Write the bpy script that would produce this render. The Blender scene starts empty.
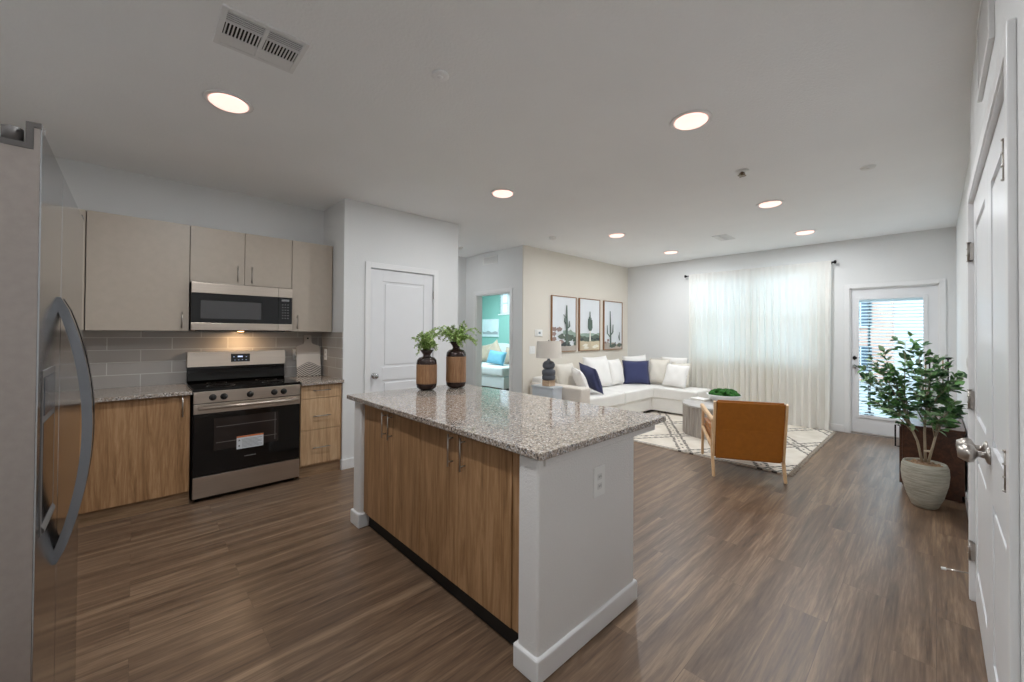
import bpy, bmesh, math, random
from mathutils import Vector, Matrix
PI = math.pi
SC = bpy.context.scene
COL = SC.collection

# ------------------------------------------------------------ camera
cam_d = bpy.data.cameras.new('camera')
cam = bpy.data.objects.new('camera', cam_d)
COL.objects.link(cam)
SC.camera = cam
cam_d.sensor_width = 36.0
cam_d.lens = 400.05 / 1024 * 36
cam_d.shift_x = (512 - 512.43) / 1024
cam_d.shift_y = (328.53 - 341) / 1024
cam_d.clip_start = 0.02
YAW, PITCH, ROLL, CAMH = -0.8131, 0.0101, 0.0065, 1.385
_f = Vector((math.sin(YAW) * math.cos(PITCH), math.cos(YAW) * math.cos(PITCH), math.sin(PITCH)))
_r = Vector((math.cos(YAW), -math.sin(YAW), 0))
_u = _r.cross(_f)
_r2 = _r * math.cos(ROLL) + _u * math.sin(ROLL)
_u2 = -_r * math.sin(ROLL) + _u * math.cos(ROLL)
cam.matrix_world = Matrix(((_r2.x, _u2.x, -_f.x, 0), (_r2.y, _u2.y, -_f.y, 0), (_r2.z, _u2.z, -_f.z, CAMH), (0, 0, 0, 1)))

# ------------------------------------------------------------ world, exposure
world = bpy.data.worlds.new('sky'); SC.world = world; world.use_nodes = True
_bg = world.node_tree.nodes['Background']
_bg.inputs['Color'].default_value = (0.66, 0.85, 1.0, 1)
_bg.inputs["Strength"].default_value = 4.2
SC.view_settings.view_transform = 'Standard'
SC.view_settings.look = 'None'
SC.view_settings.exposure = 0.32
SC.view_settings.gamma = 1.0
SC.view_settings.use_curve_mapping = False
SC.cycles.use_denoising = True
SC.cycles.max_bounces = 14
SC.cycles.diffuse_bounces = 12
SC.cycles.glossy_bounces = 4
SC.cycles.transmission_bounces = 8
SC.cycles.transparent_max_bounces = 12
SC.cycles.sample_clamp_indirect = 6.0
SC.cycles.caustics_reflective = False
SC.cycles.caustics_refractive = False
LAMP_W = 13.5          # each recessed lamp
BED_W = 75.0
H = 2.732              # ceiling height


def area_light(name, loc, size, power, color, shape='DISK', rot=(0, 0, 0), size_y=None, parent=None, portal=False):
    d = bpy.data.lights.new(name, 'AREA'); d.shape = shape; d.size = size
    if size_y: d.size_y = size_y
    d.energy = power; d.color = color
    if portal: d.cycles.is_portal = True
    o = bpy.data.objects.new(name, d); COL.objects.link(o)
    o.location = loc; o.rotation_euler = rot
    if parent: o.parent = parent; o.location = Vector(loc) - parent.location
    return o


# the openings that daylight comes through (sampling guides only)
area_light('window_portal', (-2.1, 7.62, 1.62), 1.85, 1, (1, 1, 1), 'RECTANGLE', (-PI / 2, 0, 0), 1.4, portal=True)
area_light('patio_portal', (-0.4, 7.62, 1.05), 0.66, 1, (1, 1, 1), 'RECTANGLE', (-PI / 2, 0, 0), 1.6, portal=True)

# ------------------------------------------------------------ helpers
def lin(c):
    return tuple(((x / 255) / 12.92 if x / 255 <= 0.04045 else (((x / 255) + 0.055) / 1.055) ** 2.4) for x in c)


MATS = {}


class NT:
    def __init__(s, name):
        s.m = bpy.data.materials.new(name); s.m.use_nodes = True
        s.t = s.m.node_tree; s.p = s.t.nodes['Principled BSDF']; s.out = s.t.nodes['Material Output']

    def n(s, typ, **kw):
        nd = s.t.nodes.new(typ)
        for k, v in kw.items(): setattr(nd, k, v)
        return nd

    def l(s, a, b): s.t.links.new(a, b)

    def coord(s, scale=(1, 1, 1), rot=(0, 0, 0), loc=(0, 0, 0), world=False):
        if world: src = s.n('ShaderNodeNewGeometry').outputs['Position']
        else: src = s.n('ShaderNodeTexCoord').outputs['Object']
        mp = s.n('ShaderNodeMapping'); mp.inputs['Scale'].default_value = scale
        mp.inputs['Rotation'].default_value = rot; mp.inputs['Location'].default_value = loc
        s.l(src, mp.inputs['Vector']); return mp.outputs['Vector']

    def noise(s, vec, scale, detail=3, rough=0.5, dist=0):
        nd = s.n('ShaderNodeTexNoise'); nd.inputs['Scale'].default_value = scale
        nd.inputs['Detail'].default_value = detail; nd.inputs['Roughness'].default_value = rough
        nd.inputs['Distortion'].default_value = dist
        s.l(vec, nd.inputs['Vector']); return nd.outputs['Fac']

    def ramp(s, fac, stops, interp='LINEAR'):
        r = s.n('ShaderNodeValToRGB'); r.color_ramp.interpolation = interp
        els = r.color_ramp.elements
        while len(els) < len(stops): els.new(0.5)
        for e, (pos, c) in zip(els, stops):
            e.position = pos; e.color = (*c, 1) if len(c) == 3 else c
        s.l(fac, r.inputs['Fac']); return r.outputs['Color']

    def mix(s, fac, a, b, mode='MIX'):
        m = s.n('ShaderNodeMix', data_type='RGBA', blend_type=mode)
        for v, i in ((fac, 0), (a, 6), (b, 7)):
            if isinstance(v, (int, float)): m.inputs[i].default_value = v
            elif isinstance(v, tuple): m.inputs[i].default_value = (*v, 1)
            else: s.l(v, m.inputs[i])
        return m.outputs[2]

    def math(s, op, a, b=None, c=None):
        m = s.n('ShaderNodeMath', operation=op)
        for v, i in ((a, 0), (b, 1), (c, 2)):
            if v is None: continue
            if isinstance(v, (int, float)): m.inputs[i].default_value = v
            else: s.l(v, m.inputs[i])
        return m.outputs[0]

    def bump(s, h, strength=0.2, dist=0.01):
        b = s.n('ShaderNodeBump'); b.inputs['Strength'].default_value = strength
        b.inputs['Distance'].default_value = dist; s.l(h, b.inputs['Height'])
        s.l(b.outputs['Normal'], s.p.inputs['Normal'])


def mat(name, rgb, rough=0.5, metal=0.0, bump=None, vary=None, spec=None, **kw):
    if name in MATS: return MATS[name]
    t = NT(name); c = lin(rgb)
    t.p.inputs['Roughness'].default_value = rough; t.p.inputs['Metallic'].default_value = metal
    if spec is not None: t.p.inputs['Specular IOR Level'].default_value = spec
    v = t.coord()
    amt = 0.04 if vary is None else vary
    nz = t.noise(v, 6.0 if not bump else bump[0] * 0.3, 3)
    dark = tuple(x * (1 - amt) for x in c); lite = tuple(min(1, x * (1 + amt)) for x in c)
    t.l(t.ramp(nz, [(0.3, dark), (0.7, lite)]), t.p.inputs['Base Color'])
    if bump: t.bump(t.noise(v, bump[0], 4), bump[1], 0.004)
    for k, val in kw.items(): t.p.inputs[k].default_value = val
    MATS[name] = t.m; return t.m


def wood(name, dark, mid, lite, axis='Z', scale=1.0, rough=0.5, streak=22):
    if name in MATS: return MATS[name]
    t = NT(name)
    sc = {'Z': (1, 1, 0.07), 'Y': (1, 0.07, 1), 'X': (0.07, 1, 1)}[axis]
    v = t.coord(tuple(x * scale for x in sc))
    a = t.noise(v, streak, 6, 0.66, 1.1); b = t.noise(v, streak * 4.5, 3, 0.6, 0.2)
    f = t.math('ADD', t.math('MULTIPLY', a, 0.72), t.math('MULTIPLY', b, 0.28))
    t.l(t.ramp(f, [(0.34, lin(dark)), (0.5, lin(mid)), (0.66, lin(lite))]), t.p.inputs['Base Color'])
    t.p.inputs['Roughness'].default_value = rough
    t.bump(f, 0.08, 0.002)
    MATS[name] = t.m; return t.m


class MB:
    """collects shapes, builds ONE mesh"""
    def __init__(s): s.bm = bmesh.new(); s.mi = 0

    def _tag(s, faces):
        for f in faces: f.material_index = s.mi

    def box(s, x0, x1, y0, y1, z0, z1, bev=0.0, seg=2, rot=None):
        g = bmesh.ops.create_cube(s.bm, size=1.0)
        vs = g['verts']
        for v in vs:
            v.co = Vector(((x0 + x1) / 2 + v.co.x * (x1 - x0), (y0 + y1) / 2 + v.co.y * (y1 - y0), (z0 + z1) / 2 + v.co.z * (z1 - z0)))
        fs = list({f for v in vs for f in v.link_faces})
        s._tag(fs)
        if bev > 0:
            es = list({e for v in vs for e in v.link_edges})
            r = bmesh.ops.bevel(s.bm, geom=es, offset=min(bev, 0.49 * min(abs(x1 - x0), abs(y1 - y0), abs(z1 - z0))), segments=seg, profile=0.6, affect='EDGES')
            s._tag(r['faces'])
            vs = list({v for f in r['faces'] for v in f.verts} | {v for v in vs if v.is_valid})
        if rot is not None:
            bmesh.ops.transform(s.bm, matrix=rot, verts=[v for v in vs if v.is_valid])
        return s

    def prism(s, pts, axis, a0, a1):
        """extrude a 2D outline: axis 'Y' -> pts are (x,z), 'X' -> (y,z), 'Z' -> (x,y)"""
        def P(p, a): return {'Y': (p[0], a, p[1]), 'X': (a, p[0], p[1]), 'Z': (p[0], p[1], a)}[axis]
        lo = [s.bm.verts.new(P(p, a0)) for p in pts]; hi = [s.bm.verts.new(P(p, a1)) for p in pts]
        n = len(pts); fs = [s.bm.faces.new(lo), s.bm.faces.new(hi[::-1])]
        for i in range(n): fs.append(s.bm.faces.new((lo[i], hi[i], hi[(i + 1) % n], lo[(i + 1) % n])))
        s._tag(fs); return s

    def tube(s, pts, r, n=10, caps=True):
        pts = [Vector(p) for p in pts]
        rs = r if isinstance(r, (list, tuple)) else [r] * len(pts)
        rings = []; prev = None
        for i, p in enumerate(pts):
            d = (pts[min(i + 1, len(pts) - 1)] - pts[max(i - 1, 0)])
            d = d.normalized() if d.length > 1e-9 else Vector((0, 0, 1))
            if prev is None: a = d.orthogonal().normalized()
            else:
                a = prev - d * prev.dot(d)
                a = a.normalized() if a.length > 1e-6 else d.orthogonal().normalized()
            prev = a; b = d.cross(a)
            rings.append([s.bm.verts.new(p + (a * math.cos(2 * PI * k / n) + b * math.sin(2 * PI * k / n)) * rs[i]) for k in range(n)])
        fs = []
        for A, B in zip(rings, rings[1:]):
            for k in range(n): fs.append(s.bm.faces.new((A[k], A[(k + 1) % n], B[(k + 1) % n], B[k])))
        if caps: fs += [s.bm.faces.new(rings[0][::-1]), s.bm.faces.new(rings[-1])]
        for f in fs: f.smooth = True
        s._tag(fs); return s

    def lathe(s, prof, c=(0, 0, 0), n=32, sx=1, sy=1, axis='Z', smooth=True, ripple=0, nr=0):
        """prof: (radius, height) pairs"""
        rings = []
        for r, z in prof:
            ring = []
            for k in range(n):
                a = 2 * PI * k / n
                rr = max(r, 1e-4) * (1 + (ripple * math.cos(nr * a) if nr else 0))
                p = (rr * math.cos(a) * sx, rr * math.sin(a) * sy, z)
                if axis == 'X': p = (z, p[0], p[1])
                if axis == 'Y': p = (p[0], z, p[1])
                ring.append(s.bm.verts.new((c[0] + p[0], c[1] + p[1], c[2] + p[2])))
            rings.append(ring)
        fs = []
        for A, B in zip(rings, rings[1:]):
            for k in range(n): fs.append(s.bm.faces.new((A[k], A[(k + 1) % n], B[(k + 1) % n], B[k])))
        fs += [s.bm.faces.new(rings[0][::-1]), s.bm.faces.new(rings[-1])]
        for f in fs: f.smooth = smooth
        s._tag(fs); return s

    def grid(s, fn, nu, nv, smooth=True, close_u=False):
        V = [[s.bm.verts.new(fn(i / nu, j / nv)) for j in range(nv + 1)] for i in range(nu + (0 if close_u else 1))]
        fs = []
        m = len(V)
        for i in range(m if close_u else m - 1):
            for j in range(nv):
                fs.append(s.bm.faces.new((V[i][j], V[(i + 1) % m][j], V[(i + 1) % m][j + 1], V[i][j + 1])))
        for f in fs: f.smooth = smooth
        s._tag(fs); return s

    def build(s, name, mats, parent=None, loc=None, world=True, recalc=True):
        if recalc: bmesh.ops.recalc_face_normals(s.bm, faces=s.bm.faces[:])
        me = bpy.data.meshes.new(name)
        off = None
        if parent is not None and world:
            off = Vector((0, 0, 0)); q = parent
            while q is not None: off += q.location; q = q.parent
        elif parent is None and loc is not None and world: off = Vector(loc)
        if off is not None: bmesh.ops.translate(s.bm, verts=s.bm.verts[:], vec=-off)
        s.bm.to_mesh(me); s.bm.free()
        for m in (mats if isinstance(mats, (list, tuple)) else [mats]): me.materials.append(m)
        o = bpy.data.objects.new(name, me); COL.objects.link(o)
        if parent is not None: o.parent = parent
        elif loc is not None: o.location = loc
        return o


def tag(o, label, cat, group=None, kind=None):
    o['label'] = label; o['category'] = cat
    if group: o['group'] = group
    if kind: o['kind'] = kind
    return o


def thing(name, label, cat, loc=(0, 0, 0), rz=0, group=None):
    o = bpy.data.objects.new(name, None); o.empty_display_size = 0.1; COL.objects.link(o)
    o.location = loc; o.rotation_euler = (0, 0, rz)
    return tag(o, label, cat, group)


def struct(name, mb, m, parent=None, **kw):
    o = mb.build(name, m, parent, **kw)
    if parent is None: o['kind'] = 'structure'
    return o


def copy_tree(o, parent=None):
    c = o.copy(); COL.objects.link(c)
    if parent is not None: c.parent = parent
    for ch in list(o.children): copy_tree(ch, c)
    return c


# ------------------------------------------------------------ materials
def wall_paint(name, rgb, rough=0.75, bscale=90, bst=0.25):
    t = NT(name); c = lin(rgb)
    v = t.coord(world=True)
    a = t.noise(v, bscale, 4, 0.6); b = t.noise(v, 2.0, 2)
    t.l(t.ramp(b, [(0.3, tuple(x * 0.975 for x in c)), (0.7, c)]), t.p.inputs['Base Color'])
    t.p.inputs['Roughness'].default_value = rough
    t.bump(a, bst, 0.006); return t.m


M_WALL = wall_paint('wall_paint', (224, 225, 225))
M_CREAM = wall_paint('cream_wall_paint', (222, 216, 205))
M_CEIL = wall_paint('ceiling_paint', (246, 247, 248), 0.85, 60, 0.5)
M_GREEN = wall_paint('green_wall_paint', (134, 182, 172))
M_TRIM = mat('white_trim_paint', (228, 228, 228), 0.35, vary=0.01)
M_DOOR = mat('white_door_paint', (226, 227, 229), 0.3, vary=0.01)
M_OAK = wood('oak_laminate', (126, 92, 59), (160, 122, 85), (188, 151, 113), 'Z', 1.0, 0.45)
M_OAKL = wood('pale_oak_laminate', (150, 118, 84), (186, 152, 116), (206, 176, 142), 'Z', 1.0, 0.45)
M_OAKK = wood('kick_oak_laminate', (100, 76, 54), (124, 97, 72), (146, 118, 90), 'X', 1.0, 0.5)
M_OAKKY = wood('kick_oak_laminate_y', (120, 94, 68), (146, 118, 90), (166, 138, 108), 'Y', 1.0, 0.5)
M_GREIGE = mat('greige_laminate', (178, 166, 152), 0.42, vary=0.03, bump=(60, 0.03))
M_BLACK = mat('black_gloss', (12, 12, 13), 0.08, vary=0.0)
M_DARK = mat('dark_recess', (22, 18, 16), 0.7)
M_GREYP = mat('grey_plastic', (92, 88, 86), 0.5)
M_NICKEL = mat('brushed_nickel', (176, 170, 164), 0.28, 1.0, vary=0.03)
M_CHROME = mat('satin_chrome', (190, 190, 192), 0.18, 1.0, vary=0.02)
M_PLATE = mat('white_plastic', (232, 232, 230), 0.35, vary=0.01)
M_BRONZE = mat('black_metal', (26, 26, 28), 0.4, 0.6)
M_GLASS = None


def steel(name, rgb, axis, rough=0.3, metal=1.0):
    t = NT(name); v = t.coord({'X': (0.4, 60, 60), 'Y': (60, 0.4, 60), 'Z': (60, 60, 0.4)}[axis])
    f = t.noise(v, 6, 3)
    c = lin(rgb); t.l(t.ramp(f, [(0.3, tuple(x * 0.92 for x in c)), (0.7, tuple(min(1, x * 1.06) for x in c))]), t.p.inputs['Base Color'])
    t.p.inputs['Metallic'].default_value = metal; t.p.inputs['Roughness'].default_value = rough
    t.bump(f, 0.03, 0.001); return t.m


M_STEEL = steel('range_steel', (196, 184, 172), 'Y', 0.33)
M_FRIDGE = steel('fridge_steel', (176, 176, 178), 'X', 0.14)
M_FSIDE = mat('fridge_side_grey', (166, 156, 150), 0.38, 0.75, bump=(220, 0.05))


def make_floor_mat():
    t = NT('plank_floor')
    pos = t.coord(world=True)
    mp = t.n('ShaderNodeMapping'); mp.inputs['Rotation'].default_value = (0, 0, PI / 2); t.l(pos, mp.inputs['Vector'])
    br = t.n('ShaderNodeTexBrick'); br.offset = 0.37; br.offset_frequency = 2
    br.inputs['Scale'].default_value = 1.0; br.inputs['Brick Width'].default_value = 1.22
    br.inputs['Row Height'].default_value = 0.18; br.inputs['Mortar Size'].default_value = 0.0012
    br.inputs['Mortar Smooth'].default_value = 0.1; br.inputs['Bias'].default_value = 0
    br.inputs['Color1'].default_value = (0, 0, 0, 1); br.inputs['Color2'].default_value = (1, 1, 1, 1)
    br.inputs['Mortar'].default_value = (0.5, 0.5, 0.5, 1)
    t.l(mp.outputs['Vector'], br.inputs['Vector'])
    plank = t.n('ShaderNodeSeparateColor'); t.l(br.outputs['Color'], plank.inputs[0]); pv = plank.outputs[0]
    # grain stretched along Y, shifted per plank
    sh = t.n('ShaderNodeCombineXYZ'); t.l(t.math('MULTIPLY', pv, 31.0), sh.inputs[1]); t.l(t.math('MULTIPLY', pv, 17.0), sh.inputs[0])
    ad = t.n('ShaderNodeVectorMath', operation='ADD'); t.l(pos, ad.inputs[0]); t.l(sh.outputs[0], ad.inputs[1])
    m2 = t.n('ShaderNodeMapping'); m2.inputs['Scale'].default_value = (1, 0.055, 1); t.l(ad.outputs[0], m2.inputs['Vector'])
    g1 = t.noise(m2.outputs['Vector'], 14, 6, 0.66, 0.7); g2 = t.noise(m2.outputs['Vector'], 95, 3, 0.6, 0.2)
    f = t.math('ADD', t.math('MULTIPLY', g1, 0.68), t.math('MULTIPLY', g2, 0.32))
    col = t.ramp(f, [(0.35, lin((86, 67, 53))), (0.5, lin((124, 101, 82))), (0.65, lin((164, 139, 114)))])
    col = t.mix(0.5, col, t.ramp(pv, [(0, lin((176, 168, 160))), (1, lin((214, 208, 200)))]), 'MULTIPLY')
    col = t.mix(t.math('MULTIPLY', br.outputs['Fac'], 0.35), col, lin((60, 49, 42)))
    t.l(col, t.p.inputs['Base Color'])
    t.l(t.math('ADD', 0.27, t.math('MULTIPLY', g2, 0.2)), t.p.inputs['Roughness'])
    t.bump(f, 0.12, 0.002); return t.m


def make_granite():
    t = NT('speckled_granite'); v = t.coord(world=True)
    vo = t.n('ShaderNodeTexVoronoi'); vo.inputs['Scale'].default_value = 160; t.l(v, vo.inputs['Vector'])
    sp = t.n('ShaderNodeSeparateColor'); t.l(vo.outputs['Color'], sp.inputs[0])
    col = t.ramp(sp.outputs[0], [(0.0, lin((76, 70, 68))), (0.11, lin((120, 108, 98))), (0.28, lin((158, 145, 133))), (0.62, lin((184, 173, 162))), (0.85, lin((208, 203, 198))), (0.95, lin((150, 150, 152)))], 'CONSTANT')
    n = t.noise(v, 45, 4)
    col = t.mix(t.math('MULTIPLY', t.math('GREATER_THAN', n, 0.62), 0.35), col, lin((110, 98, 90)))
    t.l(col, t.p.inputs['Base Color']); t.p.inputs['Roughness'].default_value = 0.07
    t.p.inputs['Specular IOR Level'].default_value = 1.0
    return t.m


def make_tile(name, axis):
    """running-bond tile in the Y-Z plane (axis X) or the X-Z plane (axis Y)"""
    t = NT(name); pos = t.n('ShaderNodeNewGeometry').outputs['Position']
    s = t.n('ShaderNodeSeparateXYZ'); t.l(pos, s.inputs[0]); c = t.n('ShaderNodeCombineXYZ')
    t.l(s.outputs[1 if axis == 'X' else 0], c.inputs[0]); t.l(s.outputs[2], c.inputs[1])
    mp = t.n('ShaderNodeMapping'); mp.inputs['Location'].default_value = (0.16, -0.905, 0); t.l(c.outputs[0], mp.inputs['Vector'])
    br = t.n('ShaderNodeTexBrick'); br.offset = 0.5
    br.inputs['Scale'].default_value = 1; br.inputs['Brick Width'].default_value = 0.41; br.inputs['Row Height'].default_value = 0.104
    br.inputs['Mortar Size'].default_value = 0.0028; br.inputs['Mortar Smooth'].default_value = 0.2
    br.inputs['Color1'].default_value = (*lin((162, 157, 152)), 1); br.inputs['Color2'].default_value = (*lin((176, 171, 166)), 1)
    br.inputs['Mortar'].default_value = (*lin((206, 204, 200)), 1)
    t.l(mp.outputs[0], br.inputs['Vector'])
    t.l(br.outputs['Color'], t.p.inputs['Base Color']); t.p.inputs['Roughness'].default_value = 0.16
    w = t.noise(pos, 7, 2)
    t.bump(t.math('SUBTRACT', t.math('MULTIPLY', w, 0.8), t.math('MULTIPLY', br.outputs['Fac'], 0.6)), 0.15, 0.01)
    return t.m


def glass_mat():
    t = NT('clear_glass')
    tr = t.n('ShaderNodeBsdfTransparent'); gl = t.n('ShaderNodeBsdfGlossy'); gl.inputs['Roughness'].default_value = 0.02
    tr.inputs['Color'].default_value = (0.93, 0.97, 0.98, 1)
    mx = t.n('ShaderNodeMixShader'); mx.inputs[0].default_value = 0.05; t.l(tr.outputs[0], mx.inputs[1]); t.l(gl.outputs[0], mx.inputs[2])
    t.l(mx.outputs[0], t.out.inputs['Surface']); return t.m


def curtain_mat():
    t = NT('sheer_linen')
    c = lin((250, 248, 243))
    v = t.coord((1, 1, 1)); w1 = t.noise(t.coord((60, 60, 1)), 8, 2)
    col = t.ramp(w1, [(0.3, tuple(x * 0.98 for x in c)), (0.7, c)])
    df = t.n('ShaderNodeBsdfDiffuse'); tl = t.n('ShaderNodeBsdfTranslucent'); tp = t.n('ShaderNodeBsdfTransparent')
    t.l(col, df.inputs['Color']); t.l(col, tl.inputs['Color'])
    m1 = t.n('ShaderNodeMixShader'); m1.inputs[0].default_value = 0.38; t.l(df.outputs[0], m1.inputs[1]); t.l(tl.outputs[0], m1.inputs[2])
    m2 = t.n('ShaderNodeMixShader'); m2.inputs[0].default_value = 0.07; t.l(m1.outputs[0], m2.inputs[1]); t.l(tp.outputs[0], m2.inputs[2])
    t.l(m2.outputs[0], t.out.inputs['Surface']); return t.m


def emit(name, rgb, s):
    t = NT(name); t.p.inputs['Base Color'].default_value = (*lin(rgb), 1)
    t.p.inputs['Emission Color'].default_value = (*lin(rgb), 1); t.p.inputs['Emission Strength'].default_value = s
    return t.m


def fabric(name, rgb, scale=140, strength=0.35, rough=0.9, vary=0.06):
    t = NT(name); c = lin(rgb); v = t.coord()
    a = t.noise(v, scale, 3); b = t.noise(v, 5, 3)
    t.l(t.ramp(b, [(0.3, tuple(x * (1 - vary) for x in c)), (0.7, c)]), t.p.inputs['Base Color'])
    t.p.inputs['Roughness'].default_value = rough; t.p.inputs['Specular IOR Level'].default_value = 0.2
    if 'Sheen Weight' in t.p.inputs: t.p.inputs['Sheen Weight'].default_value = 0.15
    t.bump(a, strength, 0.004); return t.m


M_FLOOR = make_floor_mat(); M_GRAN = make_granite(); M_TILE = make_tile('backsplash_tile', 'X'); M_TILEY = make_tile('backsplash_tile_return', 'Y')
M_GLASS = glass_mat(); M_CURT = curtain_mat()
M_LENS = emit('lamp_lens', (255, 208, 196), 1.1)
M_SOFA = fabric('off_white_upholstery', (234, 232, 228)); M_WHITEC = fabric('white_linen', (242, 240, 237))
M_NAVY = fabric('navy_woven', (64, 69, 104), 200, 0.5); M_RIB = fabric('ribbed_cream', (230, 225, 215), 60, 0.6)

# ------------------------------------------------------------ room shell
XK = -4.70      # kitchen wall
XP = -4.09      # pantry wall plane
YP = 1.53       # pantry corner
YP2 = 2.93
YH = 4.33       # hall / bedroom wall
XA = -4.34      # art wall
YW = 7.36       # window wall
XR = 0.18       # right wall, far part
XC = 0.135      # closet wall
YB = -0.90      # wall behind the refrigerator
T = 0.12
b = MB(); b.box(-10.2, 0.6, -3.4, YW + 0.0, -0.06, 0.0); struct('floor', b, M_FLOOR)
b = MB(); b.box(-6.3, 0.6, -3.4, YW + T, H, H + 0.08); struct('ceiling', b, M_CEIL)
b = MB(); b.box(XK - T, XK, YB - T, YP, 0, H); struct('wall_kitchen', b, M_WALL)
b = MB(); b.box(XK, -1.12, YB - T, YB, 0, H); struct('wall_back', b, M_WALL)
b = MB(); b.box(-1.24, -1.12, -3.2, YB - T, 0, H); b.box(-1.24, 0.45, -3.32, -3.2, 0, H); struct('wall_entry', b, M_WALL)
# pantry box with a door opening Y 1.80..2.575
PD0, PD1, PDH = 1.805, 2.575, 2.06
b = MB(); b.box(XK, XP, YP, YP + 0.1, 0, H); b.box(XP - 0.1, XP, YP + 0.1, PD0, 0, H)
b.box(XP - 0.1, XP, PD1, YP2 - 0.1, 0, H); b.box(XP - 0.1, XP, PD0, PD1, PDH, H)
b.box(-5.80, XP, YP2 - 0.1, YP2, 0, H)
struct('wall_pantry', b, M_WALL)
b = MB(); b.box(-5.92, -5.80, YP2 - 0.1, YH + T, 0, H); struct('wall_hall_end', b, M_WALL)
# wall with the bedroom doorway
BD0, BD1, BDH = -5.50, -4.63, 2.035
b = MB(); b.box(-5.80, BD0, YH, YH + T, 0, H); b.box(BD1, XA - 0.02, YH, YH + T, 0, H); b.box(BD0, BD1, YH, YH + T, BDH, H)
struct('wall_bedroom_door', b, M_WALL)
b = MB(); b.box(XA - T, XA - 0.02, YH + T, YW + T, 0, H); b.box(XA - 0.02, XA, YH, YW + T, 0, H); struct('wall_art', b, M_CREAM)
# window wall
WX0, WX1, WZ0, WZ1 = -3.06, -1.15, 0.875, 2.37
DX0, DX1, DZ1 = -0.83, 0.035, 2.037
b = MB(); b.box(XA, WX0, YW, YW + T, 0, H); b.box(WX0, WX1, YW, YW + T, 0, WZ0); b.box(WX0, WX1, YW, YW + T, WZ1, H)
b.box(WX1, DX0, YW, YW + T, 0, H); b.box(DX0, DX1, YW, YW + T, DZ1, H); b.box(DX1, XR, YW, YW + T, 0, H)
struct('wall_window', b, M_WALL)
CY0, CY1, CZ = 1.57, 3.20, 2.085     # closet opening
b = MB(); b.box(XR, XR + T, CY1 + 0.10, YW + T, 0, H); struct('wall_right_far', b, M_WALL)
b = MB(); b.box(XC, XC + 0.16, CY1, CY1 + 0.10, 0, H); b.box(XC, XC + 0.16, CY0, CY1, CZ, H); b.box(XC, XC + 0.16, -3.3, CY0, 0, H)
struct('wall_right_near', b, M_WALL)
b = MB(); b.box(0.44, 0.46, CY0 - 0.2, CY1 + 0.2, 0, H); struct('wall_closet_back', b, M_WALL)
# bedroom shell
b = MB(); b.box(-9.3, -8.31, YW, YW + T, 0, 2.75); b.box(-8.31, -7.55, YW, YW + T, 0, 1.89); b.box(-8.31, -7.55, YW, YW + T, 2.49, 2.75); b.box(-7.55, XA - T, YW, YW + T, 0, 2.75)
struct('wall_bedroom_green', b, M_GREEN)
b = MB(); b.box(-9.42, -9.3, YH, YW + T, 0, 2.75); struct('wall_bedroom_left', b, M_GREEN)
b = MB(); b.box(-9.3, -5.80, YH, YH + T, 0, 2.75); struct('wall_bedroom_front', b, M_WALL)
b = MB(); b.box(-9.42, -6.3, YH, YW + T, 2.75, 2.83); struct('ceiling_bedroom', b, M_CEIL)


def baseboard(name, segs, h=0.10, t=0.014):
    """segs: boxes (x0,x1,y0,y1)"""
    b = MB()
    for (x0, x1, y0, y1) in segs: b.box(x0, x1, y0, y1, 0, h, 0.006, 2)
    struct(name, b, M_TRIM)


bb = 0.014
baseboard('baseboard_pantry', [(XP, XP + bb, YP - bb, PD0 - 0.062), (XP, XP + bb, PD1 + 0.062, YP2), (XP - 0.02, XP + bb, YP - bb, YP)])
baseboard('baseboard_hall', [(-5.80, BD0 - 0.062, YH - bb, YH), (BD1 + 0.062, XA + bb, YH - bb, YH), (-5.80, -5.786, YP2, YH)])
baseboard('baseboard_art', [(XA, XA + bb, YH, YW)])
baseboard('baseboard_window', [(XA + bb, DX0 - 0.065, YW - bb, YW), (DX1 + 0.065, XR - bb, YW - bb, YW)])
baseboard('baseboard_right', [(XR - bb, XR, CY1 + 0.10, YW)])
baseboard('baseboard_bedroom', [(-9.3, XA - T, YW - bb, YW)])


def casing(name, plane, axis, a0, a1, top, w=0.058, t=0.016, side=1):
    """door trim: plane value, opening a0..a1 along the other axis"""
    b = MB()
    def bx(p0, p1, z0, z1):
        lo, hi = (plane, plane + side * t) if side > 0 else (plane + side * t, plane)
        if axis == 'X': b.box(lo, hi, p0, p1, z0, z1, 0.004)
        else: b.box(p0, p1, lo, hi, z0, z1, 0.004)
    bx(a0 - w, a0, 0, top + w); bx(a1, a1 + w, 0, top + w); bx(a0 - 0.001, a1 + 0.001, top, top + w)
    return struct(name, b, M_TRIM)


casing('trim_1', XP, 'X', PD0, PD1, PDH)
casing('trim_2', YH, 'Y', BD0, BD1, BDH, side=-1)
casing('trim_3', YW, 'Y', DX0, DX1, DZ1, side=-1)
casing('trim_4', XC, 'X', CY0, CY1, CZ, side=-1)
# jamb linings
b = MB(); b.box(BD0, BD0 + 0.018, YH, YH + T, 0, BDH); b.box(BD1 - 0.018, BD1, YH, YH + T, 0, BDH); b.box(BD0, BD1, YH, YH + T, BDH - 0.018, BDH)
struct('trim_5', b, M_TRIM)
b = MB(); b.box(XC - 0.01, XC + 0.15, CY1 - 0.003, CY1 + 0.012, 0, CZ); b.box(XC - 0.01, XC + 0.15, CY0, CY0 + 0.004, 0, CZ); b.box(XC - 0.01, XC + 0.15, CY0, CY1, CZ - 0.006, CZ)
struct('trim_6', b, M_TRIM)


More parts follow.
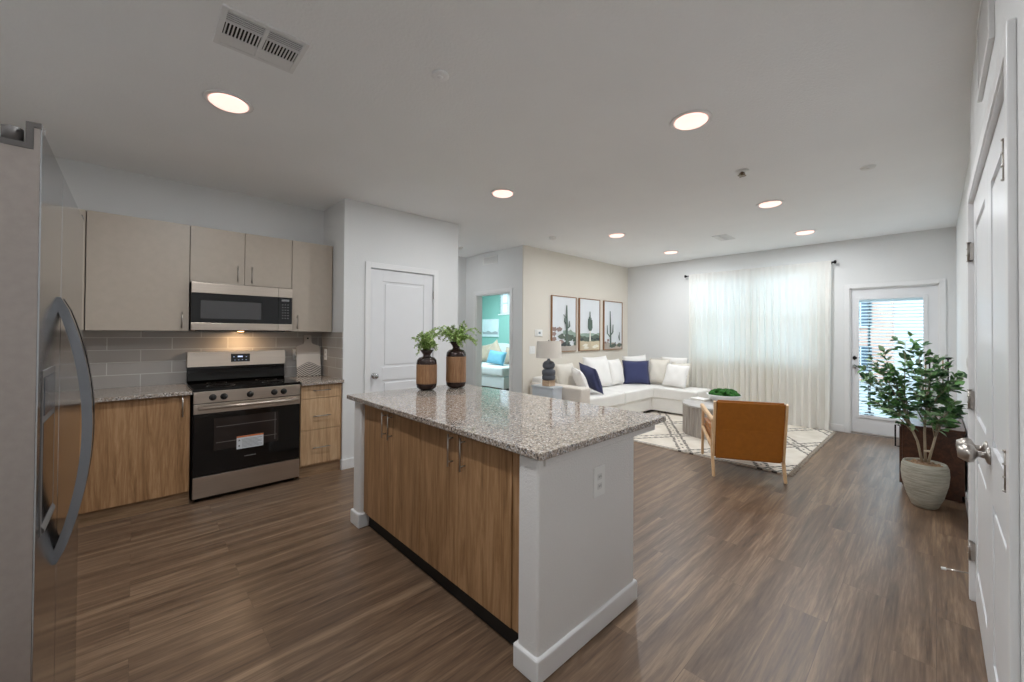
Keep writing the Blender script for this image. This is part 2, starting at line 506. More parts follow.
def panel_door(b, axis, p, t, a0, a1, z0, z1, panels, side=1):
    """slab of thickness t whose visible face is at plane p; raised moulding frames and a sunk panel for each (a0,a1,z0,z1)"""
    d = 0.010
    def bx(lo, hi, q0, q1, r0, r1, bev=0):
        lo, hi = min(lo, hi), max(lo, hi)
        if axis == 'X': b.box(lo, hi, q0, q1, r0, r1, bev)
        else: b.box(q0, q1, lo, hi, r0, r1, bev)
    # stiles and rails at full thickness, sunk field behind
    bx(p - side * t, p - side * d, a0, a1, z0, z1)
    xs = sorted({a0, a1} | {q for pn in panels for q in pn[:2]})
    pz = sorted(panels, key=lambda q: q[2])
    bx(p - side * d * 1.2, p, a0, pz[0][0], z0, z1, 0.0015); bx(p - side * d * 1.2, p, pz[0][1], a1, z0, z1, 0.0015)
    zc = z0
    for pn in pz:
        bx(p - side * d * 1.2, p, pn[0], pn[1], zc, pn[2], 0.0015); zc = pn[3]
    bx(p - side * d * 1.2, p, pz[-1][0], pz[-1][1], zc, z1, 0.0015)
    for (q0, q1, r0, r1) in panels:
        m = 0.028
        bx(p - side * d * 1.3, p - side * 0.002, q0 + m, q1 - m, r0 + m, r1 - m, 0.008)
    return b


# pantry door
d1 = bpy.data.objects.new('door_1', None); COL.objects.link(d1); d1.location = (XP, PD0, 0); d1['kind'] = 'structure'
b = MB(); panel_door(b, 'X', XP - 0.012, 0.035, PD0 + 0.004, PD1 - 0.004, 0.01, PDH - 0.004,
                     [(PD0 + 0.145, PD1 - 0.12, 0.22, 0.86), (PD0 + 0.145, PD1 - 0.12, 1.0, 1.93)])
b.build('door_leaf', M_DOOR, d1)


def knob(parent, loc, ax, L=0.065, mat_=None, r=0.028, name='door_knob'):
    """loc on door face, ax = outward unit vector along x (sign)"""
    b = MB(); s = ax
    prof = [(0.0, 0), (0.032, 0), (0.032, 0.004), (0.026, 0.010), (0.012, 0.014), (0.010, 0.03), (0.016, 0.034), (r * .9, 0.042), (r, 0.052), (r * .93, 0.062), (r * .6, L + .004), (0.0, L + 0.006)]
    b.lathe([(q, z * s) for q, z in prof], loc, 24, axis='X')
    return b.build('door_knob', mat_ or M_CHROME, parent)


knob(d1, (XP - 0.012, PD0 + 0.055, 0.915), 1)
b = MB()
for z in (0.25, 1.05, 1.82): b.tube([(XP + 0.006, PD1 - 0.002, z - 0.045), (XP + 0.006, PD1 - 0.002, z + 0.045)], 0.006, 8)
b.build('door_hinge', M_NICKEL, d1)

# closet double doors (two leaves)
CM = (CY0 + CY1) / 2
for nm, y0, y1, ky, hy in (('door_2', CM + 0.002, CY1 - 0.005, CM + 0.065, CY1 - 0.004), ('door_3', CY0 + 0.005, CM - 0.002, CM - 0.065, CY0 + 0.004)):
    d = bpy.data.objects.new(nm, None); COL.objects.link(d); d.location = (0.14, (y0 + y1) / 2, 0); d['kind'] = 'structure'
    b = MB(); m = 0.125
    panel_door(b, 'X', 0.14, 0.035, y0, y1, 0.012, CZ - 0.008, [(y0 + m, y1 - m, 0.20, 0.78), (y0 + m, y1 - m, 0.98, CZ - 0.14)], side=-1)
    b.build('door_leaf', M_DOOR, d)
    knob(d, (0.14, ky, 0.937), -1, 0.078, M_NICKEL, 0.035)
    for z in (0.26, 1.05, 1.825):
        b = MB(); b.tube([(0.123, hy, z - 0.048), (0.123, hy, z + 0.048)], 0.007, 8)
        for q in (-0.05, -0.016, 0.016, 0.05): b.tube([(0.123, hy, z + q - 0.002), (0.123, hy, z + q + 0.002)], 0.0095, 8)
        s_ = 1 if hy > CM else -1
        b.box(0.126, 0.1395, hy - (0.018 if s_ > 0 else -0.002), hy + (0.002 if s_ < 0 else 0.0) + (0.016 if s_ < 0 else 0), z - 0.045, z + 0.045)
        b.build('door_hinge', M_NICKEL, d)

# patio door
d4 = bpy.data.objects.new('door_4', None); COL.objects.link(d4); d4.location = ((DX0 + DX1) / 2, YW + 0.02, 0); d4['kind'] = 'structure'
GX0, GX1, GZ0, GZ1 = -0.745, -0.095, 0.26, 1.885
b = MB(); y0, y1 = YW + 0.03, YW + 0.075
b.box(DX0 + 0.012, GX0, y0, y1, 0.03, DZ1 - 0.012); b.box(GX1, DX1 - 0.012, y0, y1, 0.03, DZ1 - 0.012)
b.box(GX0, GX1, y0, y1, 0.03, GZ0); b.box(GX0, GX1, y0, y1, GZ1, DZ1 - 0.012)
for (x0, x1, z0, z1) in ((GX0 - 0.03, GX0 + 0.012, GZ0 - 0.03, GZ1 + 0.03), (GX1 - 0.012, GX1 + 0.03, GZ0 - 0.03, GZ1 + 0.03), (GX0 + 0.012, GX1 - 0.012, GZ0 - 0.03, GZ0 + 0.012), (GX0 + 0.012, GX1 - 0.012, GZ1 - 0.012, GZ1 + 0.03)):
    b.box(x0, x1, y0 - 0.012, y0 + 0.004, z0, z1, 0.004)
b.build('door_leaf', M_DOOR, d4)
b = MB(); b.box(GX0, GX1, y0 + 0.008, y0 + 0.012, GZ0, GZ1); b.build('glass_pane', M_GLASS, d4)
b = MB()
for i in range(36):
    z = GZ0 + 0.03 + i * (GZ1 - GZ0 - 0.07) / 35
    R = Matrix.Translation((0, y0 + 0.028, z)) @ Matrix.Rotation(math.radians(-30), 4, 'X')
    b.box(GX0 + 0.004, GX1 - 0.004, -0.0165, 0.0165, -0.0006, 0.0006, rot=R)
for x in (GX0 + 0.11, GX1 - 0.11): b.box(x - 0.001, x + 0.001, y0 + 0.02, y0 + 0.022, GZ0, GZ1)
b.box(GX0, GX1, y0 + 0.016, y0 + 0.04, GZ1 - 0.03, GZ1)
M_SLAT = NT('blind_slat'); 
_d = M_SLAT.n('ShaderNodeBsdfDiffuse'); _tl = M_SLAT.n('ShaderNodeBsdfTranslucent'); _m = M_SLAT.n('ShaderNodeMixShader'); _m.inputs[0].default_value = 0.5
for q in (_d, _tl): q.inputs['Color'].default_value = (0.86, 0.88, 0.88, 1)
M_SLAT.l(_d.outputs[0], _m.inputs[1]); M_SLAT.l(_tl.outputs[0], _m.inputs[2]); M_SLAT.l(_m.outputs[0], M_SLAT.out.inputs['Surface']); M_SLAT = M_SLAT.m
b.build('blind', M_SLAT, d4)
b = MB(); b.lathe([(0.0, 0), (0.03, 0), (0.03, -0.008), (0.014, -0.014), (0.012, -0.02), (0.0, -0.02)], (DX0 + 0.055, y0, 1.06), 20, axis='Y')
b.box(DX0 + 0.049, DX0 + 0.061, y0 - 0.034, y0 - 0.018, 1.045, 1.075, 0.003)
b.build('deadbolt', M_BRONZE, d4)
b = MB(); b.lathe([(0.0, 0), (0.032, 0), (0.032, -0.006), (0.012, -0.012), (0.011, -0.03), (0.024, -0.04), (0.028, -0.05), (0.022, -0.062), (0.0, -0.066)], (DX0 + 0.055, y0, 0.935), 24, axis='Y')
b.build('door_knob', M_CHROME, d4)
b = MB(); b.box(DX0, DX1, YW, YW + T, 0.0, 0.028, 0.004); b.build('threshold', M_NICKEL, d4)
b = MB(); b.box(DX0, DX0 + 0.012, YW, YW + T, 0, DZ1); b.box(DX1 - 0.012, DX1, YW, YW + T, 0, DZ1); b.box(DX0, DX1, YW, YW + T, DZ1 - 0.012, DZ1)
b.build('door_jamb', M_TRIM, d4)


# windows
def window(name, x0, x1, z0, z1, mull=(), blinds=True):
    w = bpy.data.objects.new(name, None); COL.objects.link(w); w.location = ((x0 + x1) / 2, YW + 0.06, z0); w['kind'] = 'structure'
    b = MB(); f = 0.045; a, c = YW + 0.05, YW + 0.10
    b.box(x0, x0 + f, a, c, z0, z1); b.box(x1 - f, x1, a, c, z0, z1); b.box(x0, x1, a, c, z0, z0 + f); b.box(x0, x1, a, c, z1 - f, z1)
    for m in mull: b.box(m - 0.04, m + 0.04, a - 0.01, c, z0, z1)
    if len(mull): b.box(x0, x1, a + 0.01, c - 0.01, (z0 + z1) / 2 - 0.02, (z0 + z1) / 2 + 0.02)
    b.build('window_frame', M_TRIM, w)
    b = MB(); b.box(x0 + f, x1 - f, YW + 0.072, YW + 0.076, z0 + f, z1 - f); b.build('window_pane', M_GLASS, w)
    b = MB(); b.box(x0 - 0.03, x1 + 0.03, YW - 0.025, YW + 0.06, z0 - 0.022, z0 + 0.002, 0.005); b.build('window_sill', M_TRIM, w)
    if blinds:
        b = MB(); edges = [x0] + list(mull) + [x1]
        for e0, e1 in zip(edges, edges[1:]):
            n = int((z1 - z0) / 0.042)
            for i in range(n):
                R = Matrix.Translation((0, YW + 0.025, z0 + 0.02 + i * 0.042)) @ Matrix.Rotation(math.radians(-42), 4, 'X')
                b.box(e0 + 0.012, e1 - 0.012, -0.022, 0.022, -0.001, 0.001, rot=R)
            b.box(e0 + 0.008, e1 - 0.008, YW + 0.005, YW + 0.045, z1 - 0.05, z1)
        b.build('blind', M_SLAT, w)
    return w


window('window_1', WX0, WX1, WZ0, WZ1, mull=(-2.085,))
window('window_2', -8.31, -7.55, 1.89, 2.49, mull=(-8.0,))

# ------------------------------------------------------------ ceiling fittings
def recessed(x, y, label, power=None):
    t_ = thing('recessed_light', label, 'ceiling light', (x, y, H), 0, 'recessed lights in the ceiling')
    b = MB(); b.lathe([(0.094, 0.0), (0.122, 0.0), (0.124, -0.003), (0.120, -0.007), (0.104, -0.009), (0.096, -0.004), (0.090, 0.004)], (x, y, H), 40)
    # ring only: remove caps by using a tube-like profile
    b.build('trim_ring', M_TRIM, t_)
    b = MB(); b.lathe([(0.0, -0.004), (0.094, -0.004), (0.096, -0.012), (0.088, -0.018), (0.0, -0.019)], (x, y, H), 40)
    b.build('lens', M_LENS, t_)
    area_light('lamp_glow', (x, y, H - 0.023), 0.10, power or LAMP_W, (0.935, 0.965, 0.99), parent=t_)
    return t_


for x, y, l in ((-2.855, 0.39, 'round recessed ceiling light nearest the range and ceiling vent'),
                (-1.055, 2.535, 'round recessed ceiling light above the island, nearest the closet doors'),
                (-2.865, 2.57, 'round recessed ceiling light in front of the white pantry door'),
                (-2.995, 4.79, 'round recessed ceiling light before the cactus pictures, nearer the island'),
                (-2.995, 6.42, 'round recessed ceiling light over the sofa corner near the curtain rod'),
                (-1.166, 4.745, 'round recessed ceiling light above the tan leather chair'),
                (-1.173, 6.39, 'round recessed ceiling light in front of the patio door wall')):
    recessed(x, y, l)
recessed(-5.25, 3.42, 'round recessed fill light added out of view behind the pantry to brighten the hall', 4.5)  # added fill lamp, hidden by the pantry, lightens the hall
recessed(-0.55, -1.9, 'round recessed fill light added unseen in the entry passage beyond the refrigerator')  # added behind the camera as fill for the closed-off back
recessed(-1.055, 0.39, 'round recessed ceiling light between the refrigerator and the closet doors')
# unseen lamp added to brighten the green bedroom
t_ = thing('bedroom_fill_lamp', 'round flush fill lamp added out of view to brighten the green bedroom', 'ceiling light', (-7.6, 5.9, 2.75))
b = MB(); b.lathe([(0.0, 0), (0.17, 0), (0.16, -0.03), (0.10, -0.06), (0.0, -0.07)], (-7.6, 5.9, 2.75), 32); b.build('lamp_shade', emit('bedroom_fill_glow', (225, 240, 255), 4), t_)
area_light('lamp_glow', (-7.6, 5.9, 2.65), 0.3, BED_W, (0.78, 0.93, 1.0), parent=t_)
area_light('lamp_glow', (-7.6, 5.9, 2.65), 0.3, 1, (0.78, 0.93, 1.0), parent=t_)

# supply vent above the kitchen
def ceiling_vent(x0, x1, y0, y1, label):
    t_ = thing('ceiling_vent', label, 'vent', ((x0 + x1) / 2, (y0 + y1) / 2, H))
    b = MB(); f = 0.022; z0, z1 = H - 0.008, H
    b.box(x0, x1, y0, y0 + f, z0, z1, .002); b.box(x0, x1, y1 - f, y1, z0, z1, .002); b.box(x0, x0 + f, y0 + f, y1 - f, z0, z1, .002); b.box(x1 - f, x1, y0 + f, y1 - f, z0, z1, .002)
    ym = (y0 + y1) / 2; b.box(x0 + f, x1 - f, ym - 0.008, ym + 0.008, z0 - 0.002, z1, .002)
    b.build('frame', M_TRIM, t_)
    b = MB(); b.box(x0 + 0.01, x1 - 0.01, y0 + 0.01, y1 - 0.01, H - 0.002, H - 0.0005); b.build('duct_opening', M_DARK, t_)
    b = MB()
    for ya, yb in ((y0 + f, ym - 0.008), (ym + 0.008, y1 - f)):
        xa = x0 + f; w = x1 - x0 - 2 * f
        for i in range(5):          # blades along Y at the near side
            x = xa + w * 0.72 + i * w * 0.28 / 5 + 0.004
            b.box(x - 0.0018, x + 0.0018, ya, yb, H - 0.007, H - 0.002)
        b.box(xa + w * 0.70 - 0.004, xa + w * 0.70 + 0.002, ya, yb, H - 0.008, H - 0.002)
        for i in range(10):         # cross blades
            y = ya + (i + 0.5) * (yb - ya) / 10
            b.box(xa + w * 0.30, xa + w * 0.70, y - 0.0026, y + 0.0026, H - 0.007, H - 0.002)
        b.box(xa, xa + w * 0.30, ya, yb, H - 0.006, H - 0.002, .001)
    b.build('louvre_blades', M_TRIM, t_)
    return t_


ceiling_vent(-2.30, -2.01, 0.25, 0.585, 'white rectangular louvred ceiling vent above the kitchen floor')
v2 = ceiling_vent(-2.12, -1.93, 5.78, 6.14, 'small louvred ceiling vent in front of the curtained window')
def disc(name, x, y, r, h, label, cat, m=M_PLATE, base=None):
    t_ = thing(name, label, cat, (x, y, H))
    b = MB(); b.lathe([(0, 0), (r, 0), (r, -h * .5), (r * .86, -h), (0, -h)], (x, y, H), 28); b.build('cover', m, t_)
    b = MB(); b.lathe([(0, -h), (r * .35, -h), (r * .3, -h - .004), (0, -h - .005)], (x, y, H), 18); b.build('sensor_cap', m, t_)
disc('smoke_detector', -1.78, 1.15, 0.045, 0.012, 'small round white disc on the ceiling between kitchen vent and island light', 'detector', M_CEIL)
disc('smoke_detector', -0.367, 4.26, 0.05, 0.014, 'small round white disc on the ceiling nearest the closet doors', 'detector')
disc('smoke_detector', -3.70, 4.27, 0.05, 0.03, 'small round detector on the ceiling above the hall corner', 'detector')
disc('smoke_detector', -5.17, 3.72, 0.06, 0.03, 'round white detector on the hall ceiling beside the pantry wall', 'detector')
t_ = thing('fire_sprinkler', 'small brass and white sprinkler head hanging from the living room ceiling', 'sprinkler', (-1.093, 3.634, H))
b = MB(); b.lathe([(0, 0), (0.05, 0), (0.045, -0.006), (0.02, -0.01), (0, -0.01)], (-1.093, 3.634, H), 24); b.build('escutcheon', M_PLATE, t_)
b = MB(); b.tube([(-1.093, 3.634, H - .01), (-1.093, 3.634, H - .03)], 0.012, 10); b.box(-1.118, -1.068, 3.609, 3.659, H - 0.042, H - 0.036)
for s_ in (-1, 1): b.tube([(-1.093 + s_ * .014, 3.634, H - .015), (-1.093 + s_ * .02, 3.634, H - .03), (-1.093, 3.634, H - .04)], 0.004, 6)
b.build('sprinkler_head', mat('aged_brass', (120, 104, 84), 0.4, 0.7), t_)

# return grille on the right wall
t_ = thing('return_grille', 'white slatted return air grille high above the closet doors', 'vent', (XC, 2.25, 2.35))
b = MB(); y0, y1, z0, z1 = 2.0, 2.52, 2.345, 2.66
for q in ((y0, y0 + .025, z0, z1), (y1 - .025, y1, z0, z1), (y0 + .025, y1 - .025, z0, z0 + .025), (y0 + .025, y1 - .025, z1 - .025, z1)): b.box(XC - 0.014, XC, *q, 0.002)
b.build('frame', M_TRIM, t_)
b = MB()
for i in range(20):
    z = z0 + .03 + i * (z1 - z0 - .06) / 19; b.box(XC - 0.010, XC - 0.002, y0 + .02, y1 - .02, z - .004, z + .004)
b.build('louvre_blades', M_TRIM, t_)
b = MB(); b.box(XC - 0.0015, XC - 0.0005, y0 + .01, y1 - .01, z0 + .01, z1 - .01); b.build('duct_opening', M_GREYP, t_)

# hall wall vent, thermostat, switches
t_ = thing('wall_vent', 'small white wall vent above the bedroom doorway', 'vent', (-5.13, YH, 2.6))
b = MB(); x0, x1, z0, z1 = -5.31, -4.95, 2.53, 2.66
for q in ((x0, x0 + .015, z0, z1), (x1 - .015, x1, z0, z1), (x0 + .015, x1 - .015, z0, z0 + .015), (x0 + .015, x1 - .015, z1 - .015, z1)): b.box(q[0], q[1], YH - .01, YH, q[2], q[3], .002)
b.build('frame', M_PLATE, t_)
b = MB()
for i in range(12):
    x = x0 + .02 + i * (x1 - x0 - .04) / 11; b.box(x - .006, x + .006, YH - .008, YH - .001, z0 + .01, z1 - .01)
b.build('louvre_blades', M_PLATE, t_)


def plate(name, plane, axis, a, z, w, h, side, label, cat, kind='outlet', t=0.006):
    """axis = normal axis"""
    loc = (plane, a, z) if axis == 'X' else (a, plane, z)
    t_ = thing(name, label, cat, loc)
    def bx(b, q0, q1, r0, r1, d0, d1, bev=0.0):
        lo, hi = sorted((plane + side * d0, plane + side * d1))
        if axis == 'X': b.box(lo, hi, a + q0, a + q1, z + r0, z + r1, bev)
        else: b.box(a + q0, a + q1, lo, hi, z + r0, z + r1, bev)
    b = MB(); bx(b, -w / 2, w / 2, -h / 2, h / 2, 0, t, 0.002); b.build('cover_plate', M_PLATE, t_)
    if kind == 'outlet':
        for s_ in (-1, 1):
            b = MB(); bx(b, -.017, .017, s_ * .022 - .014, s_ * .022 + .014, t, t + .002, .001)
            b.build('receptacle', mat('receptacle_white', (214, 214, 212), .4), t_)
        for s_ in (-1, 1):
            b = MB()
            for k in (-1, 1): bx(b, k * .007 - .0014, k * .007 + .0014, s_ * .022 - .004, s_ * .022 + .006, t + .0015, t + .0025)
            b.build('slot', M_DARK, t_)
    elif kind == 'switch':
        n = max(1, round(w / 0.06) - 0) if w > .08 else 1
        for k in range(n):
            c = (k - (n - 1) / 2) * .046
            b = MB(); bx(b, c - .016, c + .016, -.033, .033, t, t + .003, .001); b.build('rocker', M_PLATE, t_)
    return t_


plate('wall_outlet', -1.083, 'X', 1.585, 0.695, 0.085, 0.135, 1, 'white duplex outlet on the white end of the island', 'outlet')
plate('wall_outlet', XK + 0.012, 'X', 1.262, 1.135, 0.075, 0.118, 1, 'white outlet on the tile just left of the cutting board', 'outlet')
# the other outlet is on the tiled return
plate('wall_outlet', YP - 0.012, 'Y', -4.55, 1.135, 0.075, 0.118, -1, 'white outlet on the tiled side wall behind the cutting board', 'outlet')
plate('light_switch', XA, 'X', 4.53, 1.115, 0.13, 0.12, 1, 'two gang light switch on the cream wall behind the lamp shade', 'switch', 'switch')
plate('light_switch', XR, 'X', 4.85, 1.17, 0.07, 0.115, -1, 'white light switch on the wall strip beyond the closet doors', 'switch', 'switch')
t_ = thing('thermostat', 'square white thermostat on the cream wall above the lamp', 'thermostat', (XA, 4.66, 1.38))
b = MB(); b.box(XA, XA + .012, 4.59, 4.76, 1.325, 1.435, .004); b.build('back_plate', M_PLATE, t_)
b = MB(); b.box(XA + .012, XA + .024, 4.62, 4.73, 1.335, 1.425, .004); b.build('body', M_PLATE, t_)
b = MB(); b.box(XA + .024, XA + .025, 4.655, 4.70, 1.365, 1.40); b.build('display', mat('thermostat_screen', (120, 132, 140), .3), t_)
# door stop
t_ = thing('door_stop', 'spring door stop sticking out from the baseboard beyond the closet doors', 'door stop', (0.11, 3.31, 0.08))
b = MB(); b.tube([(0.164, 3.362, 0.08), (0.035, 3.312, 0.08)], 0.004, 8); b.build('spring', M_NICKEL, t_)
b = MB(); b.tube([(0.037, 3.3128, 0.08), (0.02, 3.306, 0.08)], 0.008, 10); b.build('rubber_tip', M_PLATE, t_)

#@@PART2

# ------------------------------------------------------------ island
IX0, IX1, IY0, IY1 = -2.91, -1.083, 1.17, 1.94
t_ = thing('kitchen_island', 'white kitchen island with oak doors along the kitchen side', 'island', ((IX0 + IX1) / 2, (IY0 + IY1) / 2, 0))
b = MB()
b.box(-1.198, IX1, IY0, IY1 - 0.03, 0, 0.885, 0.018, 3)                 # right end wall
b.box(IX0, -2.795, IY0, IY1 - 0.03, 0, 0.885, 0.018, 3)                 # left end wall
b.box(-2.80, -1.19, IY1 - 0.12, IY1 - 0.032, 0, 0.885)                  # bar side wall
b.box(-1.20, IX1 + 0.012, IY0 + 0.03, IY1 + 0.17, 0.850, 0.888, 0.003)  # trim under the top
b.box(IX0 - 0.01, IX1, IY1 - 0.04, IY1 + 0.17, 0.850, 0.887, 0.003)
b.build('end_walls', wall_paint('island_paint', (226, 224, 222), 0.7, 120, 0.45), t_)
b = MB(); k = 0.014
b.box(-1.2105, IX1 + k, IY0 - k, IY1 - 0.03 + k, 0, 0.10, 0.012, 3)
b.box(IX0 - k, -2.782, IY0 - k, IY1 - 0.03 + k, 0, 0.10, 0.012, 3)
b.box(-2.8, -1.2, IY1 - 0.04, IY1 - 0.03 + k, 0, 0.10, 0.005)
b.build('baseboard', M_TRIM, t_)
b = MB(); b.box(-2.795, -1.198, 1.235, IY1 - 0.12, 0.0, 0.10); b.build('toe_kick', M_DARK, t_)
b = MB(); b.box(-2.795, -1.198, 1.215, IY1 - 0.12, 0.10, 0.884); b.build('carcass', M_OAK, t_)


def bar_pull(p, a, L, out, parent, axis='Z', r=0.0045, name='bar_handle'):
    """p centre on the door face; out = outward vector (length = standoff)"""
    p = Vector(p); out = Vector(out); d = Vector({'Z': (0, 0, 1), 'Y': (0, 1, 0), 'X': (1, 0, 0)}[axis])
    b = MB(); b.tube([p + out - d * L / 2, p + out + d * L / 2], r, 10)
    for s_ in (-1, 1): b.tube([p + d * s_ * L * 0.36, p + out + d * s_ * L * 0.36], r * 0.9, 8)
    return b.build(name, M_NICKEL, parent)


IDX = [(-2.792, -2.415, -2.452), (-2.411, -2.03, -2.366)]
IDX = [(-2.730, -2.412, -2.450), (-2.408, -2.025, -2.368), (-2.021, -1.655, -1.703), (-1.651, -1.262, -1.600)]
for x0, x1, hx in IDX:
    b = MB(); b.box(x0, x1, 1.195, 1.214, 0.108, 0.868, 0.0015)
    d = b.build('door', M_OAK, t_)
    bar_pull((hx, 1.195, 0.785), 0, 0.165, (0, -0.03, 0), d)
for x0, x1 in ((-2.793, -2.733), (-1.259, -1.199)): b = MB(); b.box(x0, x1, 1.2, 1.216, 0.108, 0.868); b.build('filler_strip', M_OAK, t_)

o = MB().box(-2.985, -1.045, 1.145, 2.185, 0.889, 0.919, 0.004, 2).build('countertop', M_GRAN, None, loc=(-2.0, 1.66, 0.889))
tag(o, 'speckled beige granite countertop with polished top on the island', 'countertop')

# vases with sprigs
M_VWOOD = wood('vase_wood', (110, 78, 52), (152, 112, 78), (176, 138, 102), 'Z', 3.0, 0.5)
M_VDARK = mat('dark_bronze_glaze', (52, 38, 34), 0.22, 0.3, vary=0.15)
M_LEAF1 = mat('sprig_green', (146, 178, 92), 0.55, vary=0.3, bump=(30, .1))
M_LEAF2 = mat('sprig_pale_green', (192, 210, 144), 0.55, vary=0.25)
M_STEM = mat('sprig_stem', (108, 120, 72), 0.6)


def leaf(b, p, d, up, L, W):
    d = d.normalized(); s = d.cross(up)
    s = s.normalized() if s.length > 1e-4 else d.orthogonal().normalized()
    n = s.cross(d)
    V = [p, p + d * L * .35 + s * W * .5 + n * L * .06, p + d * L * .72 + s * W * .42 + n * L * .04, p + d * L - n * L * .08, p + d * L * .72 - s * W * .42 + n * L * .04, p + d * L * .35 - s * W * .5 + n * L * .06, p + d * L * .5 - n * L * .03]
    v = [b.bm.verts.new(q) for q in V]
    for i, j in ((0, 1), (1, 2), (2, 3), (3, 4), (4, 5), (5, 0)):
        f = b.bm.faces.new((v[i], v[j], v[6])); f.smooth = True; f.material_index = b.mi


def vase(x, y, z, R, hb, hn, label, plant_label, seed, sprigs, spread):
    t_ = thing('vase', label, 'vase', (x, y, z), 0)
    ht = hb + hn
    b = MB(); b.lathe([(0, 0), (R * .55, 0), (R * .72, .006), (R * .93, .02), (R * .99, .045), (R * .99, .052), (0, .052)], (x, y, z), 36); b.build('base_band', M_VDARK, t_)
    b = MB(); b.lathe([(R * .99, .050), (R, .06), (R, hb - .06), (R * .985, hb - .052)], (x, y, z), 36); b.build('wood_body', M_VWOOD, t_)
    b = MB(); b.lathe([(R * .985, hb - .055), (R * .99, hb - .045), (R * .93, hb - .018), (R * .74, hb), (R * .42, hb + .008), (R * .34, hb + .02), (R * .40, hb + hn * .5), (R * .68, ht), (R * .64, ht), (R * .34, hb + hn * .5), (R * .2, hb + .02)], (x, y, z), 36)
    b.build('neck', M_VDARK, t_)
    rnd = random.Random(seed)
    p_ = thing('sprig_bunch', plant_label, 'plant', (x, y, z + ht - .05))
    bs, bl = MB(), MB()
    for i in range(sprigs):
        a = rnd.uniform(0, 2 * PI); rr = rnd.uniform(.15, 1) * spread; hh = rnd.uniform(.1, 1.0)
        top = Vector((x + rr * math.cos(a), y + rr * math.sin(a), z + ht + .195 * hh * (1.15 - .4 * rr / spread) - .02))
        p0 = Vector((x, y, z + ht - .05)); p1 = Vector((x + R * .25 * math.cos(a), y + R * .25 * math.sin(a), z + ht))
        mid = (p1 + top) / 2 + Vector((0, 0, .035)); pts = [p0, p1, mid, top]
        if rnd.random() < .6: pts.append(top + Vector((.4 * rr * math.cos(a), .4 * rr * math.sin(a), -.05)))
        bs.tube(pts, .0013, 5)
        for q0, q1 in zip(pts[1:], pts[2:]):
            for k in range(13):
                q = q0.lerp(q1, (k + rnd.random()) / 13)
                for s_ in range(2):
                    bl.mi = rnd.choice((0, 0, 1))
                    dd = Vector((rnd.uniform(-1, 1), rnd.uniform(-1, 1), rnd.uniform(-.6, .8)))
                    leaf(bl, q, dd, Vector((rnd.uniform(-.4, .4), rnd.uniform(-.4, .4), 1)), rnd.uniform(.012, .020), rnd.uniform(.008, .013))
    bs.build('stems', M_STEM, p_); bl.build('foliage', [M_LEAF1, M_LEAF2], p_, recalc=False)


vase(-2.83, 1.725, 0.920, 0.082, 0.258, 0.063, 'shorter wood and dark bronze vase on the island, nearer the pantry door handle', 'leafy green sprigs in the shorter vase', 3, 36, 0.125)
vase(-2.775, 1.975, 0.920, 0.084, 0.315, 0.070, 'taller wood and dark bronze vase on the island, beside the shorter one', 'bushier green sprigs in the taller vase, drooping over its rim', 8, 50, 0.185)

# ------------------------------------------------------------ kitchen cabinets
XB = -4.085     # base door faces
XU = -4.375     # upper door faces


def base_cabinet(y0, y1, label, doors=None, drawers=None, m=M_OAK, hy=None, hz=0.79):
    t_ = thing('base_cabinet', label, 'cabinet', (-4.39, (y0 + y1) / 2, 0), 0)
    b = MB(); b.box(XK + 0.003, XB - 0.021, y0, y1, 0.10, 0.874); b.build('carcass', m, t_)
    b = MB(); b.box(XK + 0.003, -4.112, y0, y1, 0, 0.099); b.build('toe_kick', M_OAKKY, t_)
    if drawers:
        for (z0, z1, hz_) in drawers:
            b = MB(); b.box(XB - 0.019, XB, y0 + .002, y1 - .022, z0, z1, .0015); d = b.build('drawer', m, t_)
            bar_pull((XB, (y0 + y1 - .02) / 2, hz_), 0, 0.16, (0.03, 0, 0), d, 'Y')
    for (a0, a1, hy) in (doors or []):
        b = MB(); b.box(XB - 0.019, XB, a0, a1, 0.105, 0.868, .0015); d = b.build('door', m, t_)
        bar_pull((XB, hy, 0.79), 0, 0.165, (0.03, 0, 0), d)
    return t_


base_cabinet(-0.300, 0.334, 'oak base cabinet with one wide door at the near side of the range', [(-0.298, 0.330, 0.285)])
base_cabinet(-0.88, -0.304, 'oak base cabinet behind the refrigerator', [(-0.878, -0.306, -0.36)])
base_cabinet(1.142, 1.525, 'narrow oak base cabinet of three drawers between range and pantry wall', None,
             [(0.745, 0.868, 0.819), (0.445, 0.741, 0.575), (0.118, 0.441, 0.275)], M_OAKL)
for y0, y1, lb in ((-0.89, 0.342, 'granite countertop on the kitchen wall between refrigerator and range'), (1.140, 1.527, 'short granite countertop with the cutting board, between range and pantry wall')):
    o = MB().box(XK + 0.002, -4.045, y0, y1, 0.876, 0.905, 0.003).build('countertop', M_GRAN, None, loc=(-4.37, (y0 + y1) / 2, 0.876)); tag(o, lb, 'countertop')
b = MB(); b.box(XK, XK + 0.011, -0.89, YP, 0.906, 1.376); o = b.build('wall_tile_kitchen', M_TILE); o['kind'] = 'structure'
b = MB(); b.box(XK + 0.011, XP - 0.005, YP - 0.011, YP, 0.906, 1.376); o = b.build('wall_tile_return', M_TILEY); o['kind'] = 'structure'


